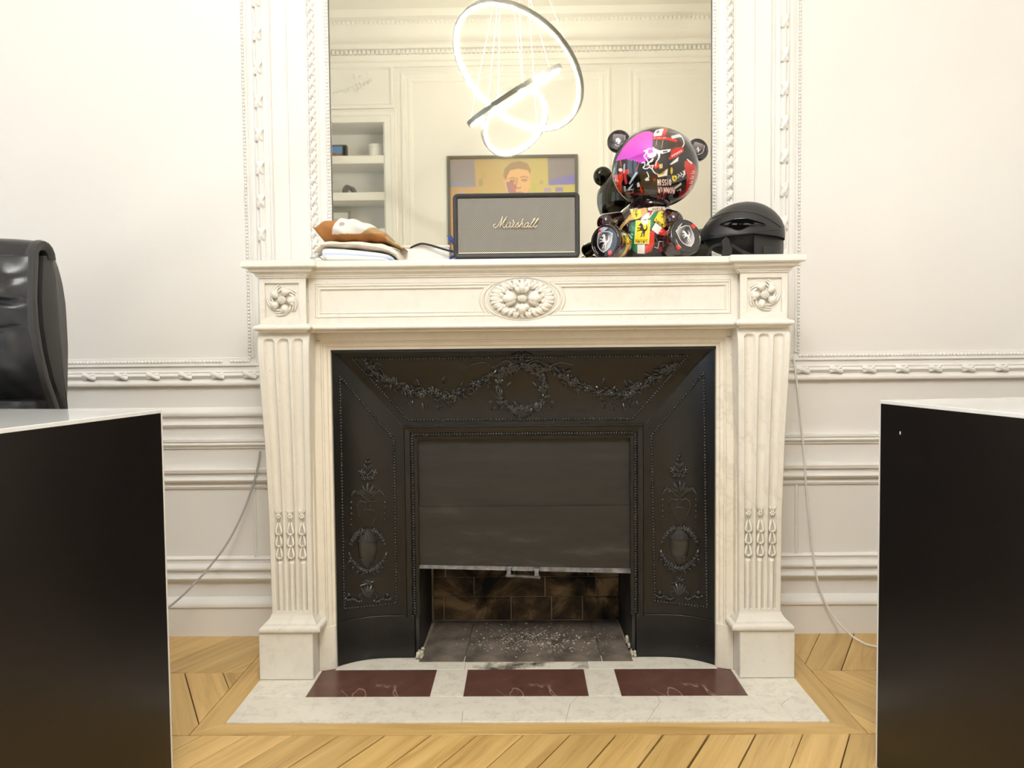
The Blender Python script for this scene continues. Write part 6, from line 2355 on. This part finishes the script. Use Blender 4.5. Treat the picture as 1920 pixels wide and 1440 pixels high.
gp = [(xp - 0.085 + 0.105 * i / 30, NYc + 0.0212, ST[0] + 0.014 + 0.095 * j / 24) for j in range(25) for i in range(31)]
gf_ = [(j * 31 + i, j * 31 + i + 1, (j + 1) * 31 + i + 1, (j + 1) * 31 + i) for j in range(24) for i in range(30)]
colored('photo', gp, gf_, None, lambda p: ph_.sample((p[:, 0] - xp + 0.085) / 0.105 * 60, 50 - (p[:, 2] - ST[0] - 0.014) / 0.095 * 50), M['print_paper'], o, None)
part('dark_strip', MB().box(xp + 0.026, xp + 0.050, NYc + 0.018, NYc + 0.0225, ST[0] + 0.012, ST[0] + 0.112), M['black_plastic'], o)
xs_ = float(mirp(657, 352, NYc)[0])
sm = MB()
for k in range(5):
    f0 = k / 4
    pts = spline([(xs_ - 0.06 + 0.03 * f0, NYc - 0.02 + 0.01 * k, ST[1]), (xs_ - 0.058 + 0.05 * f0, NYc, ST[1] + 0.055 + 0.012 * f0), (xs_ - 0.02 + 0.05 * f0, NYc, ST[1] + 0.085 - 0.025 * f0), (xs_ + 0.03 + 0.03 * f0, NYc - 0.02 + 0.01 * k, ST[1] + 0.004)], 5)
    sm.tube(pts, [0.004 + 0.006 * math.sin(PI * i / (len(pts) - 1)) for i in range(len(pts))], 7)
o = part('metal_sculpture', sm, M['grey_metal'], None, 60)
tag(o, 'small arched grey metal sculpture on the middle reflected shelf', 'sculpture')
xc, zc = float(mirp(641, 395, NYc - 0.08)[0]), ST[2]
o = thing('certificate', 'framed certificate leaning on the lower reflected shelf', 'certificate', (xc, NYc - 0.08, zc))
Mx = Matrix.Translation(Vector((xc - 0.06, NYc - 0.05, zc))) @ Matrix.Rotation(0.18, 4, 'X')
part('frame', MB(Mx).box(-0.13, 0.13, -0.008, 0.008, 0.0, 0.19), M['frame_gold'], o, None, 0.003)
part('sheet', MB(Mx).box(-0.112, 0.112, 0.007, 0.0092, 0.018, 0.172), M['paper'], o)
part('printed_lines', MB(Mx).box(-0.07, 0.07, 0.0085, 0.0096, 0.115, 0.118).box(-0.09, 0.09, 0.0085, 0.0096, 0.095, 0.0975), M['grey_cable'], o)

# --- portrait on the rear wall
pl_, pr_ = mirp(838, 293, YB + 0.03), mirp(1083, 288.5, YB + 0.03)
X0, X1, ZT_ = float(pl_[0]), float(pr_[0]), float((pl_[2] + pr_[2]) / 2)
WP, HP = X1 - X0, 1.02
o = thing('pop_portrait', 'framed yellow and violet pop-art portrait reflected behind the speaker', 'picture', ((X0 + X1) / 2, YB + 0.02, ZT_ - HP))
fr = 0.022
part('frame', MB().plate(rect(X0, ZT_ - HP, X1, ZT_), [rect(X0 + fr, ZT_ - HP + fr, X1 - fr, ZT_ - fr)], YB + 0.032, YB + 0.002), M['frame_grey'], o)
pc = Canvas(480, 480, (206, 172, 96))


def bgc(X, Y):
    t_ = np.clip(X / 480, 0, 1)[:, None]
    q = np.clip(Y / 300, 0, 1)[:, None]
    a_ = np.array([214, 150, 104]) * (1 - t_) + np.array([204, 196, 66]) * t_
    b_ = np.array([176, 140, 96]) * (1 - t_) + np.array([186, 176, 110]) * t_
    return a_ * q + b_ * (1 - q)


pc.put(np.ones((480, 480), bool), bgc)
pc.poly([(4, 16), (100, 14), (104, 110), (4, 112)], (140, 130, 140))
pc.poly([(8, 90), (104, 104), (104, 112), (8, 112)], (130, 136, 170))
pc.poly([(370, 8), (470, 4), (472, 108), (372, 110)], (128, 118, 128))
pc.poly([(376, 92), (470, 70), (472, 108), (372, 110)], (112, 104, 190))
for (x, y, w, h, c) in ((116, 84, 14, 26, (150, 134, 86)), (130, 60, 12, 22, (176, 150, 92)), (36, 128, 30, 14, (176, 158, 168)), (120, 120, 26, 18, (178, 160, 100)), (356, 120, 26, 14, (166, 146, 176)), (398, 118, 28, 16, (140, 120, 190)), (340, 92, 12, 14, (160, 152, 92)), (310, 100, 16, 28, (176, 176, 60))):
    pc.poly([(x, y), (x + w, y), (x + w, y + h), (x, y + h)], c)
# a generic stylised face
pc.poly([(212, 60), (226, 40), (252, 30), (280, 32), (300, 46), (306, 70), (304, 110), (296, 140), (280, 165), (254, 172), (232, 160), (218, 130), (210, 96)], (222, 166, 112))
pc.poly([(206, 74), (212, 46), (236, 26), (268, 20), (296, 30), (308, 52), (306, 70), (296, 54), (262, 48), (232, 54), (222, 72), (216, 92)], (146, 116, 84))
pc.poly([(222, 96), (240, 92), (254, 112), (250, 140), (236, 150), (224, 126)], (172, 96, 96))
pc.poly([(216, 96), (226, 98), (232, 130), (226, 140)], (120, 110, 140))
for q in ([(228, 84), (242, 80), (252, 84)], [(270, 80), (284, 76), (298, 82)], [(232, 92), (242, 88), (250, 93), (240, 96), (232, 92)], [(274, 90), (284, 86), (294, 91), (284, 94), (274, 90)], [(258, 82), (254, 106), (250, 116), (260, 120), (272, 116)], [(244, 138), (256, 134), (262, 136), (268, 133), (280, 138)], [(246, 140), (262, 146), (278, 140)]):
    pc.line(q, 2.6, (110, 70, 62))
pc.poly([(200, 96), (208, 92), (212, 118), (206, 122)], (206, 150, 100))
pc.poly([(226, 160), (290, 156), (320, 200), (380, 230), (400, 480), (120, 480), (140, 230), (210, 200)], (120, 90, 140))
gp, gf_ = [], []
G = 220
for j in range(G + 1):
    for i in range(G + 1):
        gp.append((X0 + fr * 0.9 + (WP - 1.8 * fr) * i / G, YB + 0.018, ZT_ - HP + fr * 0.9 + (HP - 1.8 * fr) * j / G))
gf_ = [(j * (G + 1) + i, j * (G + 1) + i + 1, (j + 1) * (G + 1) + i + 1, (j + 1) * (G + 1) + i) for j in range(G) for i in range(G)]
pc.a = pc.a * 0.78 + np.array([214, 206, 184]) * 0.22  # pale glare and mirror haze mixed into the poster colours
colored('poster', gp, gf_, None, lambda p: pc.sample((p[:, 0] - X0) / WP * 480, (ZT_ - p[:, 2]) / HP * 480), M['print_paper'], o, None)
part('backing', MB().box(X0 + 0.004, X1 - 0.004, YB + 0.001, YB + 0.016, ZT_ - HP + 0.004, ZT_ - 0.004), M['white_card'], o)

# --- chandelier of three tilted light rings
lamp_root = None
dn = lambda v: v / np.linalg.norm(v)


def ring_frame(cpx, major, ratio, A, R_):
    z = FPX * 2 * R_ / major
    d = ray(*cpx)
    c = CAM + d * z
    dd = dn(d)
    rr = dn(RGT - dd * (RGT @ dd))
    uu = dn(UPV - dd * (UPV @ dd) - rr * (UPV @ rr))
    u1 = math.cos(A) * rr + math.sin(A) * uu
    vv = -math.sin(A) * rr + math.cos(A) * uu
    u2 = ratio * vv - math.sqrt(1 - ratio ** 2) * dd
    f_ = lambda p: np.array([p[0], -p[1], p[2]])
    c2 = np.array([c[0], -0.020 - c[1], c[2]])
    return c2, f_(u1), f_(u2)


RG = [((969, 131), 277, 0.65, math.radians(-40), 0.40), ((964, 180), 203, 0.07, math.radians(30.7), 0.30), ((966, 229), 141, 0.73, math.radians(45), 0.218)]
fr_ = [ring_frame(*g) for g in RG]
CC = np.array([float(fr_[0][0][0]) - 0.03, float(fr_[0][0][1]), HC])
ch_ = thing('ring_chandelier', 'ceiling lamp of three tilted white light rings reflected in the mirror', 'chandelier', (float(CC[0]), float(CC[1]), HC))
part('canopy', MB().lathe([(0.11, -0.035), (0.12, -0.03), (0.12, 0.0)], 40, Matrix.Translation(Vector((float(CC[0]), float(CC[1]), HC)))), M['ring_metal'], ch_, 40)
for (c2, u1, u2), g in zip(fr_, RG):
    R_ = g[4]
    nn = np.cross(u1, u2)
    n_ = 96
    hw, tk = 0.0125, 0.011

    def loop(r, h):
        return [c2 + (u1 * math.cos(2 * PI * k / n_) + u2 * math.sin(2 * PI * k / n_)) * r + nn * h for k in range(n_)]
    A_, B_, C_, D_ = loop(R_, -hw), loop(R_, hw), loop(R_ - tk, hw), loop(R_ - tk, -hw)
    m_ = MB()
    pts = [tuple(p) for L in (A_, B_, C_, D_) for p in L]
    fs = []
    for q in range(4):
        for k in range(n_):
            k2 = (k + 1) % n_
            fs.append((q * n_ + k, q * n_ + k2, ((q + 1) % 4) * n_ + k2, ((q + 1) % 4) * n_ + k))
    m_.add(pts, fs)
    rg = part('ring', m_, M['ring_metal'], ch_, 40)
    E0, E1, E2, E3 = loop(R_ - tk + 0.0005, -hw * 0.82), loop(R_ - tk + 0.0005, hw * 0.82), loop(R_ - tk - 0.013, hw * 0.6), loop(R_ - tk - 0.013, -hw * 0.6)
    m_ = MB()
    m_.add([tuple(p) for L in (E0, E1, E2, E3) for p in L], fs)
    part('light_strip', m_, M['led'], rg, 40, label='glowing white light strip')
    for k in range(3):
        a_ = 2 * PI * k / 3 + 0.7
        p = c2 + (u1 * math.cos(a_) + u2 * math.sin(a_)) * (R_ - 0.004)
        t_ = np.array([CC[0] + 0.07 * math.cos(a_ + R_ * 9), CC[1] + 0.07 * math.sin(a_ + R_ * 9), HC - 0.034])
        part('suspension_wire', MB().tube([p, t_], 0.0013, 5), M['wire'], ch_, 60)
